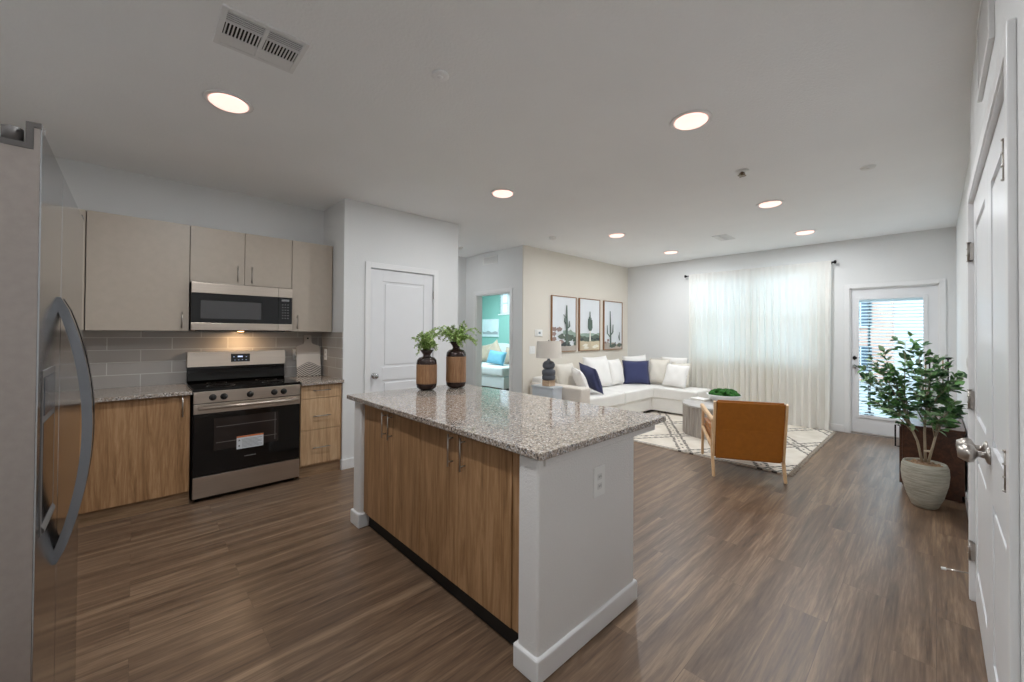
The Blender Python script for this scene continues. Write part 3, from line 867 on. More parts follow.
def upper_cabinet(y0, y1, z0, z1, label, doors, hz, HL=0.14):
    t_ = thing('wall_cabinet', label, 'cabinet', (-4.54, (y0 + y1) / 2, z0))
    b = MB(); b.box(XK + 0.003, XU - 0.021, y0, y1, z0, z1); b.build('carcass', M_GREIGE, t_)
    for a0, a1, hy in doors:
        b = MB(); b.box(XU - .018, XU, a0 + .0015, a1 - .0015, z0 + .002, z1 - .002, .0015); d = b.build('door', M_GREIGE, t_)
        if hy is not None: bar_pull((XU, hy, hz), 0, HL, (0.03, 0, 0), d)
    return t_


upper_cabinet(-0.268, 0.340, 1.38, 2.287, 'tall single door greige wall cabinet at the near side of the microwave', [(-0.268, 0.340, 0.292)], 1.475)
upper_cabinet(-0.88, -0.272, 1.38, 2.287, 'greige wall cabinet partly behind the refrigerator', [(-0.878, -0.272, -0.83)], 1.475)
upper_cabinet(0.343, 1.128, 1.802, 2.287, 'greige two door wall cabinet directly above the microwave', [(0.343, 0.734, 0.680), (0.736, 1.128, 0.788)], 1.90, 0.15)
upper_cabinet(1.131, 1.525, 1.38, 2.287, 'narrow greige wall cabinet against the pantry side wall', [(1.131, 1.512, 1.178)], 1.475)

# ------------------------------------------------------------ microwave
t_ = thing('microwave', 'stainless over the range microwave with black glass front', 'microwave', (-4.5, 0.735, 1.385))
b = MB(); b.box(XK + .003, -4.345, 0.350, 1.122, 1.388, 1.799); b.build('body', M_GREYP, t_)
XM = -4.325
b = MB(); b.box(-4.344, XM, 0.350, 1.001, 1.452, 1.708, .002); dd = b.build('door', M_BLACK, t_)
b = MB(); b.box(XM, XM + .0015, 0.413, 0.862, 1.49, 1.645); b.build('window', mat('microwave_window', (74, 73, 74), 0.12, vary=0), dd)
for z0, z1 in ((1.708, 1.797), (1.388, 1.452)): b = MB(); b.box(-4.344, XM + .002, 0.350, 1.001, z0, z1, .003); b.build('steel_band', M_STEEL, dd)
b = MB(); b.box(-4.344, XM, 1.003, 1.122, 1.452, 1.708, .002); cp = b.build('control_panel', M_BLACK, t_)
for z0, z1 in ((1.708, 1.797), (1.388, 1.452)): b = MB(); b.box(-4.344, XM + .002, 1.003, 1.122, z0, z1, .003); b.build('steel_band', M_STEEL, cp)
b = MB()
for r_ in range(6):
    for c_ in range(3): b.box(XM, XM + .001, 1.035 + c_ * .023, 1.045 + c_ * .023, 1.505 + r_ * .026, 1.512 + r_ * .026)
b.box(XM, XM + .001, 1.03, 1.095, 1.67, 1.69)
b.build('button_marks', mat('print_grey', (120, 120, 122), .5), cp)
b = MB(); b.box(-4.60, -4.40, 0.40, 1.08, 1.380, 1.389); b.build('underside_vent', M_DARK, t_)
b = MB(); b.lathe([(0, 0), (.025, 0), (.025, -.004), (0, -.005)], (-4.52, 0.735, 1.380), 16); b.build('task_lamp', emit('warm_task_lamp', (255, 190, 120), 12), t_)
area_light('task_glow', (-4.52, 0.735, 1.372), 0.05, 1.6, (1.0, 0.66, 0.36), parent=t_)

# ------------------------------------------------------------ range
RY0, RY1 = 0.350, 1.132
t_ = thing('range', 'freestanding stainless electric range with black glass oven door', 'range', (-4.36, 0.74, 0))
b = MB(); b.box(XK + .012, -4.10, RY0, RY1, 0.02, 0.892); b.build('body', mat('range_side', (34, 33, 33), .4), t_)
b = MB(); b.box(-4.615, -4.062, RY0 - .002, RY1 + .002, 0.892, 0.914, .004); ck = b.build('cooktop', mat('cooktop_glass', (16, 16, 17), 0.05, vary=0), t_)
for cy, cx, r in ((0.55, -4.22, .10), (0.94, -4.22, .085), (0.55, -4.47, .075), (0.94, -4.47, .09)):
    b = MB()
    for k in range(48):
        a0, a1 = 2 * PI * k / 48, 2 * PI * (k + 1) / 48
        v = [b.bm.verts.new((cx + q * math.cos(a), cy + q * math.sin(a), 0.9146)) for q, a in ((r, a0), (r, a1), (r - .004, a1), (r - .004, a0))]
        b.bm.faces.new(v)
    b.build('burner_ring', mat('burner_grey', (70, 70, 72), .3), ck)
b = MB(); b.box(XK + .013, -4.615, RY0, RY1, 0.892, 1.06, .004); b.prism([(-4.615, 0.914), (-4.585, 0.93), (-4.60, 1.0), (-4.615, 1.03)], 'Y', RY0 + .005, RY1 - .005); b.build('backguard_base', M_BLACK, t_)
b = MB(); b.prism([(XK + .013, 1.055), (-4.585, 1.055), (-4.600, 1.19), (XK + .013, 1.19)], 'Y', RY0, RY1); bg = b.build('backguard_panel', M_STEEL, t_)
b = MB(); b.prism([(-4.5865, 1.09), (-4.5855, 1.09), (-4.5945, 1.165), (-4.5955, 1.165)], 'Y', 0.672, 0.825); cp = b.build('control_display', M_BLACK, bg)
M_DISP = emit('display_blue', (150, 170, 210), .8)
for k in range(4): b = MB(); b.box(-4.5895, -4.5865, 0.700 + k * .03, 0.706 + k * .03, 1.105, 1.109); b.build('button_mark', M_DISP, cp)
b = MB(); b.box(-4.5925, -4.5905, 0.725, 0.765, 1.132, 1.146); b.build('clock_display', M_DISP, cp)
for k in range(2): b = MB(); b.box(-4.5925, -4.5905, 0.690 + k * .1, 0.700 + k * .1, 1.135, 1.139); b.build('button_mark', M_DISP, cp)
b = MB(); b.box(-4.10, -4.062, RY0, RY1, 0.795, 0.890, .004); kp = b.build('knob_panel', M_STEEL, t_)
for ky in (0.475, 0.550, 0.735, 0.918, 0.993):
    b = MB(); b.lathe([(0, 0), (.026, 0), (.026, .006), (.021, .010), (.019, .028), (.015, .032), (0, .032)], (-4.062, ky, 0.840), 24, axis='X')
    b.box(-4.034, -4.026, ky - .003, ky + .003, 0.822, 0.858, .001)
    b.build('control_knob', mat('knob_black', (18, 18, 18), .3), kp)
b = MB(); b.box(-4.10, -4.066, RY0 + .002, RY1 - .002, 0.210, 0.790, .004); od = b.build('oven_door', M_BLACK, t_)
b = MB(); b.box(-4.067, -4.060, RY0 + .002, RY1 - .002, 0.712, 0.790, .002); b.build('door_steel_band', M_STEEL, od)
b = MB(); b.box(-4.067, -4.0645, 0.485, 0.955, 0.40, 0.665, .001); b.build('oven_window', mat('oven_window', (40, 34, 32), 0.1, vary=0.1), od)
b = MB()
for z in (0.46, 0.59): b.box(-4.0645, -4.0640, 0.50, 0.94, z, z + .005)
b.box(-4.0645, -4.064, 0.925, 0.93, 0.42, 0.66)
b.build('oven_racks', mat('rack_grey', (96, 90, 88), .4), od)
b = MB(); b.tube([(-4.022, RY0 + .03, 0.762), (-4.018, 0.74, 0.762), (-4.022, RY1 - .03, 0.762)], .015, 14)
for y in (RY0 + .05, RY1 - .05): b.box(-4.062, -4.022, y - .012, y + .012, 0.752, 0.773, .003)
b.build('oven_handle', M_STEEL, od)
b = MB(); b.box(-4.064, -4.0625, 0.642, 0.838, 0.382, 0.490); st = b.build('warning_label', mat('label_white', (198, 202, 206), .5), od)
b = MB(); b.box(-4.0626, -4.062, 0.642, 0.838, 0.477, 0.490); b.build('orange_strip', mat('label_orange', (196, 110, 62), .5), st)
b = MB()
for k in range(7): b.box(-4.0626, -4.062, 0.680, 0.828 - .03 * (k % 3 == 2), 0.394 + k * .0108, 0.3965 + k * .0108)
b.prism([(0.651, 0.448), (0.669, 0.448), (0.660, 0.464)], 'X', -4.0626, -4.062)
b.box(-4.0626, -4.062, 0.655, 0.665, 0.400, 0.415)
b.build('label_print', mat('label_ink', (70, 72, 78), .5), st)
b = MB()
for k in range(9): b.box(-4.0645, -4.0638, 0.700 + k * .0095, 0.706 + k * .0095, 0.312, 0.319)
b.build('maker_mark', mat('mark_grey', (140, 138, 136), .4), od)
b = MB(); b.box(-4.098, -4.064, RY0 + .002, RY1 - .002, 0.035, 0.204, .004); b.build('storage_drawer', M_STEEL, t_)
for y in (RY0 + .04, RY1 - .04):
    for x in (-4.14, -4.6): b = MB(); b.tube([(x, y, 0), (x, y, .03)], .016, 10); b.build('foot', M_DARK, t_)

# cutting board leaning on the tile
def chevron_mat():
    t = NT('cutting_board_pattern'); tc = t.n('ShaderNodeTexCoord').outputs['Object']
    s = t.n('ShaderNodeSeparateXYZ'); t.l(tc, s.inputs[0])
    y, z = s.outputs[1], s.outputs[2]
    h = t.math('ADD', z, t.math('MULTIPLY', t.math('POWER', t.math('ABSOLUTE', y), 1.25), 0.85))
    st = t.math('GREATER_THAN', t.math('FRACT', t.math('MULTIPLY', h, 52)), 0.5)
    inside = t.math('MULTIPLY', t.math('LESS_THAN', h, 0.150), st)
    base = t.mix(t.math('GREATER_THAN', z, 0.235), lin((224, 218, 210)), lin((196, 188, 180)))
    t.l(t.mix(inside, base, lin((60, 57, 56))), t.p.inputs['Base Color']); t.p.inputs['Roughness'].default_value = .6
    return t.m


cb = thing('cutting_board', 'whitewashed cutting board with black chevron lines leaning on the tile', 'cutting board', (-4.60, 1.365, 0.907))
b = MB(); W = .118; hgt = .335; pts = [(-W, 0.0), (W, 0.0), (W, hgt - .03), (W - .012, hgt - .012), (.045, hgt + .01), (.036, hgt + .03), (.036, hgt + .098), (.028, hgt + .106), (-.028, hgt + .106), (-.036, hgt + .098), (-.036, hgt + .03), (-.045, hgt + .01), (-W + .012, hgt - .012), (-W, hgt - .03)]
b.prism(pts, 'X', -.008, .008)
o = b.build('board', chevron_mat(), cb, world=False); o.rotation_euler = (0, math.radians(-9), 0)
b = MB(); b.lathe([(0, 0), (.009, 0), (.009, .0012), (0, .0012)], (.008, 0, hgt + .07), 14, axis='X'); o2 = b.build('hang_hole', M_DARK, o, world=False)

# ------------------------------------------------------------ refrigerator
FX0, FX1, FY = -2.10, -1.215, -0.136
t_ = thing('refrigerator', 'stainless side by side refrigerator with curved bar handles', 'refrigerator', ((FX0 + FX1) / 2, -0.5, 0))
b = MB(); b.box(FX0 + .006, FX1 - .006, -0.87, -0.215, 0.02, 1.735, .006); b.build('body', M_FSIDE, t_)
XS = -1.53
def fridge_door(name, x0, x1):
    b = MB(); b.prism([(-0.205, 0.10), (FY - .003, 0.10), (FY - .003, 1.781), (-0.147, 1.781), (-0.147, 1.738), (-0.205, 1.738)], 'X', x0, x1); d = b.build(name, M_FSIDE, t_)
    b = MB(); b.box(x0 + .0005, x1 - .0005, FY - .003, FY, 0.101, 1.7805, .001, 2); b.build('steel_skin', M_FRIDGE, d)
    return d


dfz = fridge_door('freezer_door', XS + .003, FX1); dfr = fridge_door('fresh_food_door', FX0, XS - .003)


def arc_handle(x, z0, z1, parent):
    b = MB(); n = 22; pts = []
    for i in range(n + 1):
        u = i / n; pts.append((x, FY + .004 + 0.058 * math.sin(PI * u) ** 0.75, z0 + (z1 - z0) * u))
    prev = None
    for i in range(n):      # a flat strap that bows out
        (xa, ya, za), (xb, yb, zb) = pts[i], pts[i + 1]
        w = .016; th = .019
        q = [(xa - w, ya - th, za), (xa + w, ya - th, za), (xa + w, ya, za), (xa - w, ya, za), (xb - w, yb - th, zb), (xb + w, yb - th, zb), (xb + w, yb, zb), (xb - w, yb, zb)]
        if prev is None: lo = [b.bm.verts.new(p) for p in q[:4]]; b.bm.faces.new(lo)
        else: lo = prev
        hi = [b.bm.verts.new(p) for p in q[4:]]
        for k in range(4): f = b.bm.faces.new((lo[k], lo[(k + 1) % 4], hi[(k + 1) % 4], hi[k])); f.smooth = False
        prev = hi
    b.bm.faces.new(prev)
    return b.build('bow_handle', mat('handle_steel', (132, 134, 138), 0.16, 1.0, vary=.02), parent)


arc_handle(XS + .032, 0.81, 1.465, dfz); arc_handle(XS - .035, 0.81, 1.465, dfr)
b = MB(); b.box(-1.44, -1.26, FY - .002, FY + .0015, 0.96, 1.30, .001); dp = b.build('dispenser_frame', M_GREYP, dfz)
b = MB(); b.box(-1.425, -1.275, FY, FY + .002, 0.98, 1.19); b.build('dispenser_well', M_BLACK, dp)
b = MB(); b.box(-1.425, -1.275, FY, FY + .003, 1.205, 1.285, .001); b.build('dispenser_controls', mat('dispenser_panel', (60, 66, 74), .15), dp)
b = MB(); b.prism([(FY, 0.965), (FY + .006, 0.965), (FY + .006, 0.970), (FY, 0.98)], 'X', -1.43, -1.27); b.build('drip_tray', M_GREYP, dp)
for x0, x1 in ((FX1 - .012, FX1 + .0015), (FX0 + .0, FX0 + .03)):
    b = MB(); b.prism([(-0.137, 1.7815), (-0.137, 1.792), (-0.1575, 1.790), (-0.1575, 1.749), (-0.30, 1.749), (-0.30, 1.7385), (-0.1475, 1.7385), (-0.1475, 1.7815)], 'X', x0 - .03, x1); b.build('hinge_cover', M_GREYP, t_)
b = MB(); b.tube([(FX1 - .016, -0.176, 1.749), (FX1 - .016, -0.176, 1.776)], .0145, 18); b.build('hinge_pin', M_GREYP, t_)
b = MB(); b.box(FX0 + .01, FX1 - .01, -0.84, -0.22, 0.0, 0.099); b.build('base_grille', M_DARK, t_)
#@@PART3

# ------------------------------------------------------------ area rug
def rug_mat():
    t = NT('rug_pattern'); tc = t.n('ShaderNodeTexCoord').outputs['Object']
    nz = t.n('ShaderNodeTexNoise'); nz.inputs['Scale'].default_value = 9; t.l(tc, nz.inputs['Vector'])
    dis = t.math('MULTIPLY', t.math('SUBTRACT', nz.outputs['Fac'], 0.5), 0.05)
    s = t.n('ShaderNodeSeparateXYZ'); t.l(tc, s.inputs[0])
    x, y = t.math('ADD', s.outputs[0], dis), t.math('ADD', s.outputs[1], dis)
    a, b_ = t.math('DIVIDE', x, 0.82), t.math('DIVIDE', y, 1.30)
    dash = t.math('GREATER_THAN', t.math('FRACT', t.math('MULTIPLY', s.outputs[1], 15)), 0.22)
    out = None
    for op in ('ADD', 'SUBTRACT'):
        f = t.math('FRACT', t.math('ADD', t.math(op, a, b_), 10.25))
        for c in (0.42, 0.58):
            ln = t.math('LESS_THAN', t.math('ABSOLUTE', t.math('SUBTRACT', f, c)), 0.024)
            out = ln if out is None else t.math('MAXIMUM', out, ln)
        dot = t.math('LESS_THAN', t.math('ABSOLUTE', t.math('SUBTRACT', f, 0.5)), 0.014)
        dot = t.math('MULTIPLY', dot, t.math('GREATER_THAN', t.math('FRACT', t.math('MULTIPLY', s.outputs[1], 8)), 0.6))
        out = t.math('MAXIMUM', out, dot)
    ex = t.math('LESS_THAN', t.math('ABSOLUTE', t.math('SUBTRACT', t.math('ABSOLUTE', s.outputs[1]), 1.285)), 0.012)
    out = t.math('MULTIPLY', t.math('MAXIMUM', out, ex), dash)
    base = t.ramp(t.noise(tc, 5, 3), [(0.3, lin((206, 196, 182))), (0.7, lin((224, 216, 204)))])
    t.l(t.mix(t.math('MULTIPLY', out, 0.88), base, lin((58, 52, 50))), t.p.inputs['Base Color'])
    t.p.inputs['Roughness'].default_value = 0.95
    t.bump(t.noise(tc, 120, 3), 0.6, 0.006); return t.m


RX0, RX1, RY0_, RY1_ = -3.40, -1.00, 4.66, 7.27
rg = thing('area_rug', 'cream shag rug with black diamond lines under the coffee table', 'rug', ((RX0 + RX1) / 2, (RY0_ + RY1_) / 2, 0))
b = MB(); b.box(RX0, RX1, RY0_, RY1_, 0.0, 0.016, 0.006); b.build('pile', rug_mat(), rg)
b = MB(); rnd = random.Random(5)
for k in range(110):
    y = RY0_ + .02 + (RY1_ - RY0_ - .04) * k / 109
    b.tube([(RX1 - .004, y, .009), (RX1 + .03 + rnd.uniform(0, .02), y + rnd.uniform(-.008, .008), .005)], .0035, 4)
fr = b.build('fringe', fabric('rug_fringe', (196, 186, 172)), rg); fr['kind'] = 'stuff'

# ------------------------------------------------------------ sofa
def softbox(b, x0, x1, y0, y1, z0, z1, r=.04, crown=0.0):
    b.box(x0, x1, y0, y1, z0, z1, r, 4)


sf = thing('sectional_sofa', 'off white L shaped sectional sofa in the corner under the pictures', 'sofa', (-3.75, 5.9, 0))
b = MB(); b.box(-4.30, -3.42, 4.68, 7.30, 0.05, 0.27, .015); b.box(-3.44, -2.64, 6.60, 7.17, 0.05, 0.27, .015); b.build('base', M_SOFA, sf)
b = MB(); softbox(b, -4.30, -3.33, 4.445, 4.675, 0.05, 0.62, .03); b.build('arm', fabric('arm_upholstery', (222, 214, 204)), sf)
b = MB(); softbox(b, -4.325, -4.12, 4.50, 7.34, 0.05, 0.70, .05); b.build('back_rest', M_SOFA, sf)
b = MB(); softbox(b, -4.20, -3.07, 7.15, 7.34, 0.05, 0.70, .05); b.build('back_rest', M_SOFA, sf)
for q in ((-4.13, -3.37, 4.685, 5.655), (-4.13, -3.37, 5.665, 6.60)):
    b = MB(); softbox(b, *q, 0.265, 0.45, .035); b.build('seat_cushion', M_SOFA, sf)
b = MB(); softbox(b, -4.13, -2.62, 6.575, 7.16, 0.265, 0.45, .035); b.build('seat_cushion', M_SOFA, sf)
for x, y in ((-3.5, 4.75), (-4.2, 4.75), (-3.5, 6.5), (-2.72, 6.72), (-2.72, 7.1), (-4.2, 7.2)):
    b = MB(); b.tube([(x, y, .0165 if x > -3.4 else 0), (x, y, .06)], .02, 10); b.build('leg', M_DARK, sf)


def pillow(name, c, W, Hh, Tk, yaw, lean, roll, m, label, cat='cushion', group=None, fringe=False, seed=0, puff=0.5, rest=0.4515):
    """upright cushion: width W, height Hh, thickness Tk; faces +x when yaw=0, leans back by lean"""
    rnd = random.Random(seed)
    b = MB(); n = 14
    def surf(side):
        def fn(u, v):
            a, c_ = 2 * u - 1, 2 * v - 1
            e = max(0.0, (1 - abs(a) ** 3.2)) * max(0.0, (1 - abs(c_) ** 3.2))
            pin = 1 - 0.075 * (1 - c_ * c_) * abs(a) ** 3; pin2 = 1 - 0.075 * (1 - a * a) * abs(c_) ** 3
            wr = 0.006 * math.sin(7 * a + seed) * math.sin(5 * c_ + 2 * seed) * e
            return Vector((side * (Tk / 2 * e ** puff + 0.003 + wr), a * W / 2 * pin, c_ * Hh / 2 * pin2))
        return fn
    b.grid(surf(1), n, n); b.grid(surf(-1), n, n)
    bmesh.ops.remove_doubles(b.bm, verts=b.bm.verts[:], dist=0.0065)
    if True:
        seam = []
        for k in range(41):
            a = 2 * PI * k / 40
            ca, sa = math.cos(a), math.sin(a); q = max(abs(ca), abs(sa)); a_, c_ = ca / q, sa / q
            pin = 1 - 0.075 * (1 - c_ * c_) * abs(a_) ** 3; pin2 = 1 - 0.075 * (1 - a_ * a_) * abs(c_) ** 3
            seam.append((0, a_ * W / 2 * pin, c_ * Hh / 2 * pin2))
        b.tube(seam, 0.006, 6)
    if fringe:
        for k in range(90):
            a = 2 * PI * k / 90; ca, sa = math.cos(a), math.sin(a); q = max(abs(ca), abs(sa))
            p = Vector((0, ca / q * W / 2, sa / q * Hh / 2)); d = Vector((rnd.uniform(-.3, .3), ca, sa)).normalized()
            b.tube([p * .97, p + d * rnd.uniform(.02, .035)], .0035, 4)
    R = Matrix.Rotation(yaw, 4, 'Z') @ Matrix.Rotation(-lean, 4, 'Y') @ Matrix.Rotation(roll, 4, 'X')
    bmesh.ops.transform(b.bm, matrix=R, verts=b.bm.verts[:])
    low = min(v.co.z for v in b.bm.verts)
    o = b.build(name, m, None, world=False); o.location = (c[0], c[1], rest - low if rest is not None else c[2])
    tag(o, label, cat, group); return o


D = math.radians
pillow('cushion', (-4.03, 4.99, .655), .46, .46, .16, 0, D(14), 0, M_RIB, 'cream ribbed cushion at the arm end of the sofa nearest the lamp', seed=1)
pillow('cushion', (-3.70, 4.93, .625), .42, .40, .13, D(52), D(24), D(6), M_WHITEC, 'round cornered white cushion leaning behind the tilted navy cushion at the arm', seed=2)
pillow('cushion', (-3.68, 5.17, .665), .44, .44, .13, D(66), D(26), D(10), M_NAVY, 'navy cushion tilted on its edge, nearest the sofa arm', seed=3)
pillow('cushion', (-3.99, 5.80, .715), .68, .54, .20, 0, D(14), 0, M_WHITEC, 'largest white back cushion, below the middle cactus picture', seed=4)
pillow('cushion', (-4.0, 6.35, .68), .42, .47, .19, 0, D(14), 0, M_WHITEC, 'white back cushion between the largest white one and the sofa corner', seed=5)
pillow('cushion', (-3.93, 6.965, .70), .46, .50, .18, D(-40), D(12), D(4), M_WHITEC, 'white cushion in the sofa corner, its point rising above the square navy one', seed=6)
pillow('cushion', (-3.80, 6.745, .655), .48, .44, .14, D(-48), D(16), 0, M_NAVY, 'square navy cushion facing out in the sofa corner', seed=7)
pillow('cushion', (-3.49, 7.0, .68), .36, .44, .14, D(-84), D(14), 0, M_RIB, 'fringed cream cushion just beside the square navy cushion', fringe=True, seed=8)
pillow('cushion', (-3.12, 7.055, .66), .34, .42, .12, D(-90), D(14), 0, M_RIB, 'flat cream cushion half hidden behind the white one at the curtain end', seed=9)
pillow('cushion', (-3.10, 6.85, .635), .42, .40, .14, D(-94), D(20), D(-3), M_WHITEC, 'plain white cushion at the curtain end of the sofa', seed=10)
pillow('cushion', (-3.315, 7.235, .825), .50, .24, .11, D(-90), D(6), 0, M_WHITEC, 'white back cushion topping the sofa back beside the curtain', seed=11, rest=0.703)

# ------------------------------------------------------------ side table and lamp
st = thing('side_table', 'pale blue grey side table beside the sofa arm, carrying the lamp', 'side table', (-3.765, 4.235, 0))
M_BLUEG = mat('pale_blue_lacquer', (196, 202, 208), .3, vary=.05)
b = MB(); b.box(-3.97, -3.56, 4.13, 4.34, 0.615, 0.64, .004); b.build('table_top', M_BLUEG, st)
b = MB(); b.box(-3.96, -3.57, 4.145, 4.335, 0.06, 0.614, .003); b.build('body', M_BLUEG, st)
b = MB(); b.box(-3.95, -3.58, 4.135, 4.146, 0.33, 0.605, .003); dr = b.build('drawer', M_BLUEG, st)
b = MB(); b.lathe([(0, 0), (.006, 0), (.006, -.01), (.012, -.018), (0, -.022)], (-3.765, 4.135, .48), 14, axis='Y'); b.build('drawer_knob', M_NICKEL, dr)
for x in (-3.94, -3.59):
    for y in (4.165, 4.315):
        b = MB(); b.box(x - .015, x + .015, y - .015, y + .015, 0, .06); b.build('leg', M_BLUEG, st)
LX, LY = -3.735, 4.24
lp = thing('table_lamp', 'table lamp with a beige drum shade and dark stacked sphere base', 'lamp', (LX, LY, .64))
b = MB(); b.box(LX - .065, LX + .065, LY - .065, LY + .065, .641, .725, .006); b.build('base_block', wood('lamp_block', (150, 120, 92), (182, 154, 126), (200, 176, 150), 'X', 1, .6), lp)
def ball(r, z0, z1): 
    n = 9; return [(max(.012, r * math.sin(PI * (0.12 + 0.76 * k / n))), z0 + (z1 - z0) * k / n) for k in range(n + 1)]
b = MB(); b.lathe([(.078, .725), (.090, .735), (.092, .775), (.084, .790), (.092, .800), (.094, .850), (.080, .868), (.055, .875), (.074, .888), (.086, .915), (.084, .950), (.066, .978), (.042, .990), (.022, 1.0), (.014, 1.035)], (LX, LY, 0), 28, ripple=.02, nr=14)
b.build('stacked_body', mat('charcoal_ceramic', (88, 92, 100), .6, bump=(40, .4), vary=.15), lp)
b = MB(); b.tube([(LX, LY, 1.03), (LX, LY, 1.27)], .005, 8); b.lathe([(0, 1.268), (.012, 1.27), (.012, 1.285), (0, 1.29)], (LX, LY, 0), 12)
for k in range(3): a = 2 * PI * k / 3; b.tube([(LX, LY, 1.262), (LX + .165 * math.cos(a), LY + .165 * math.sin(a), 1.262)], .002, 6)
b.build('harp', M_NICKEL, lp)
b = MB()
N = 44
for r0, r1 in ((.180, .170), (.177, .167)):
    pass
prof = [(.182, 1.035), (.170, 1.268), (.167, 1.268), (.179, 1.035)]
rings = []
for r, z in prof: rings.append([b.bm.verts.new((LX + r * math.cos(2 * PI * k / N), LY + r * math.sin(2 * PI * k / N), z)) for k in range(N)])
for i in range(4):
    A, B = rings[i], rings[(i + 1) % 4]
    for k in range(N): f = b.bm.faces.new((A[k], A[(k + 1) % N], B[(k + 1) % N], B[k])); f.smooth = False
b.build('lamp_shade', fabric('linen_shade', (222, 215, 206), 200, .3), lp)

# ------------------------------------------------------------ cactus pictures
M_PAPER = mat('print_sky', (222, 226, 230), .5, vary=.02)
PAL = dict(cactus=(88, 104, 96), far=(150, 170, 158), bush=(92, 104, 92), pink=(150, 128, 122), sand=(204, 190, 162), dark=(58, 66, 68), ground=(176, 166, 156), light=(226, 222, 210))
MP = {k: mat('print_' + k, v, .55, vary=.12) for k, v in PAL.items()}
M_WALNUT = wood('picture_frame_wood', (110, 76, 50), (146, 106, 72), (166, 126, 92), 'Z', 2, .5)
ART_Z0, ART_Z1 = 1.065, 2.005


def art_frame(y0, y1, kind, label):
    t_ = thing('framed_picture', label, 'picture', (XA, (y0 + y1) / 2, 1.535), 0)
    xf = XA + .035; f = .014
    b = MB()
    for q in ((y0, y0 + f, ART_Z0, ART_Z1), (y1 - f, y1, ART_Z0, ART_Z1), (y0 + f, y1 - f, ART_Z0, ART_Z0 + f), (y0 + f, y1 - f, ART_Z1 - f, ART_Z1)): b.box(XA + .002, xf, *q, .002)
    b.build('frame', M_WALNUT, t_)
    mats = [M_PAPER] + list(MP.values()); idx = {k: i + 1 for i, k in enumerate(MP)}
    b = MB(); xp = xf - .01; b.box(XA + .004, xp, y0 + f, y1 - f, ART_Z0 + f, ART_Z1 - f)
    Wd = y1 - y0 - 2 * f; Hg = ART_Z1 - ART_Z0 - 2 * f; lay = [0]
    def poly(k, pts):
        b.mi = idx[k]; lay[0] += 1; x = xp + .0004 * lay[0]
        vs = [b.bm.verts.new((x, y0 + f + min(max(p[0], 0), 1) * Wd, ART_Z0 + f + min(max(p[1], 0), 1) * Hg)) for p in pts]
        fc = b.bm.faces.new(vs); fc.material_index = b.mi
    rnd = random.Random(kind)
    def blob(k, cx, cy, rx, ry, n=14, j=.3):
        poly(k, [(cx + rx * math.cos(2 * PI * i / n) * (1 + rnd.uniform(-j, j)), cy + ry * math.sin(2 * PI * i / n) * (1 + rnd.uniform(-j, j))) for i in range(n)])
    def arm(k, pts, w):
        w *= 1.4
        L = [(p[0] - w * (1 if i < len(pts) - 1 else .5), p[1]) for i, p in enumerate(pts)]; Rr = [(p[0] + w * (1 if i < len(pts) - 1 else .5), p[1]) for i, p in enumerate(pts)]
        poly(k, L + Rr[::-1])
    def horiz(k, h, j): poly(k, [(0, 0), (1, 0)] + [(1 - i / 12, h + rnd.uniform(-j, j)) for i in range(13)])
    if kind == 1:
        for i in range(9): blob('pink', rnd.uniform(0, .4), rnd.uniform(.16, .45), .09, .04)
        for i in range(7): blob('far', rnd.uniform(.5, 1), rnd.uniform(.2, .36), .12, .05)
        for i in range(9): blob('bush', rnd.uniform(.25, 1), rnd.uniform(.12, .28), .13, .05)
        for i in range(5): blob('dark', rnd.uniform(.35, 1), rnd.uniform(.08, .14), .14, .03)
        horiz('ground', .09, .012)
        arm('cactus', [(.60, .12), (.59, .5), (.58, .85)], .030)
        arm('cactus', [(.55, .50), (.50, .54), (.49, .62)], .020); arm('cactus', [(.62, .42), (.70, .46), (.70, .56)], .024); arm('cactus', [(.55, .62), (.47, .65), (.45, .68)], .016)
    elif kind == 2:
        horiz('far', .33, .01); horiz('bush', .28, .03)
        for i in range(7): blob('dark', rnd.uniform(.0, 1), rnd.uniform(.2, .25), .09, .02)
        horiz('sand', .17, .012)
        for i in range(6): blob('light', rnd.uniform(.05, .95), rnd.uniform(.05, .14), .12, .025)
        arm('light', [(.50, .18), (.50, .40)], .030)
        arm('cactus', [(.50, .38), (.50, .55), (.49, .76)], .026)
        for dx, h in ((-.09, .62), (.09, .60), (-.05, .66), (.05, .64)): arm('cactus', [(.50 + dx * .3, .38), (.5 + dx, .44), (.5 + dx, h)], .022)
    else:
        for i in range(6): blob('pink', rnd.uniform(0, .3), rnd.uniform(.06, .2), .06, .03)
        horiz('ground', .12, .02)
        for i in range(8): blob('bush', rnd.uniform(.2, 1), rnd.uniform(.05, .1), .12, .03)
        arm('cactus', [(.34, .05), (.33, .45), (.31, .80)], .030)
        arm('cactus', [(.30, .26), (.16, .33), (.15, .50)], .022); arm('cactus', [(.36, .30), (.46, .36), (.47, .52)], .026)
        arm('cactus', [(.84, .18), (.84, .36)], .022); arm('cactus', [(.80, .22), (.78, .30)], .014)
        arm('dark', [(.60, .08), (.60, .15)], .02)
    b.build('printed_picture', mats, t_, recalc=False)
    return t_


art_frame(4.965, 5.615, 1, 'cactus picture with pinkish bushes, nearest the thermostat')
art_frame(5.705, 6.335, 2, 'cactus picture with sandy ground, the middle one of the wall')
art_frame(6.465, 7.11, 3, 'cactus picture with a tall many armed cactus, nearest the room corner')

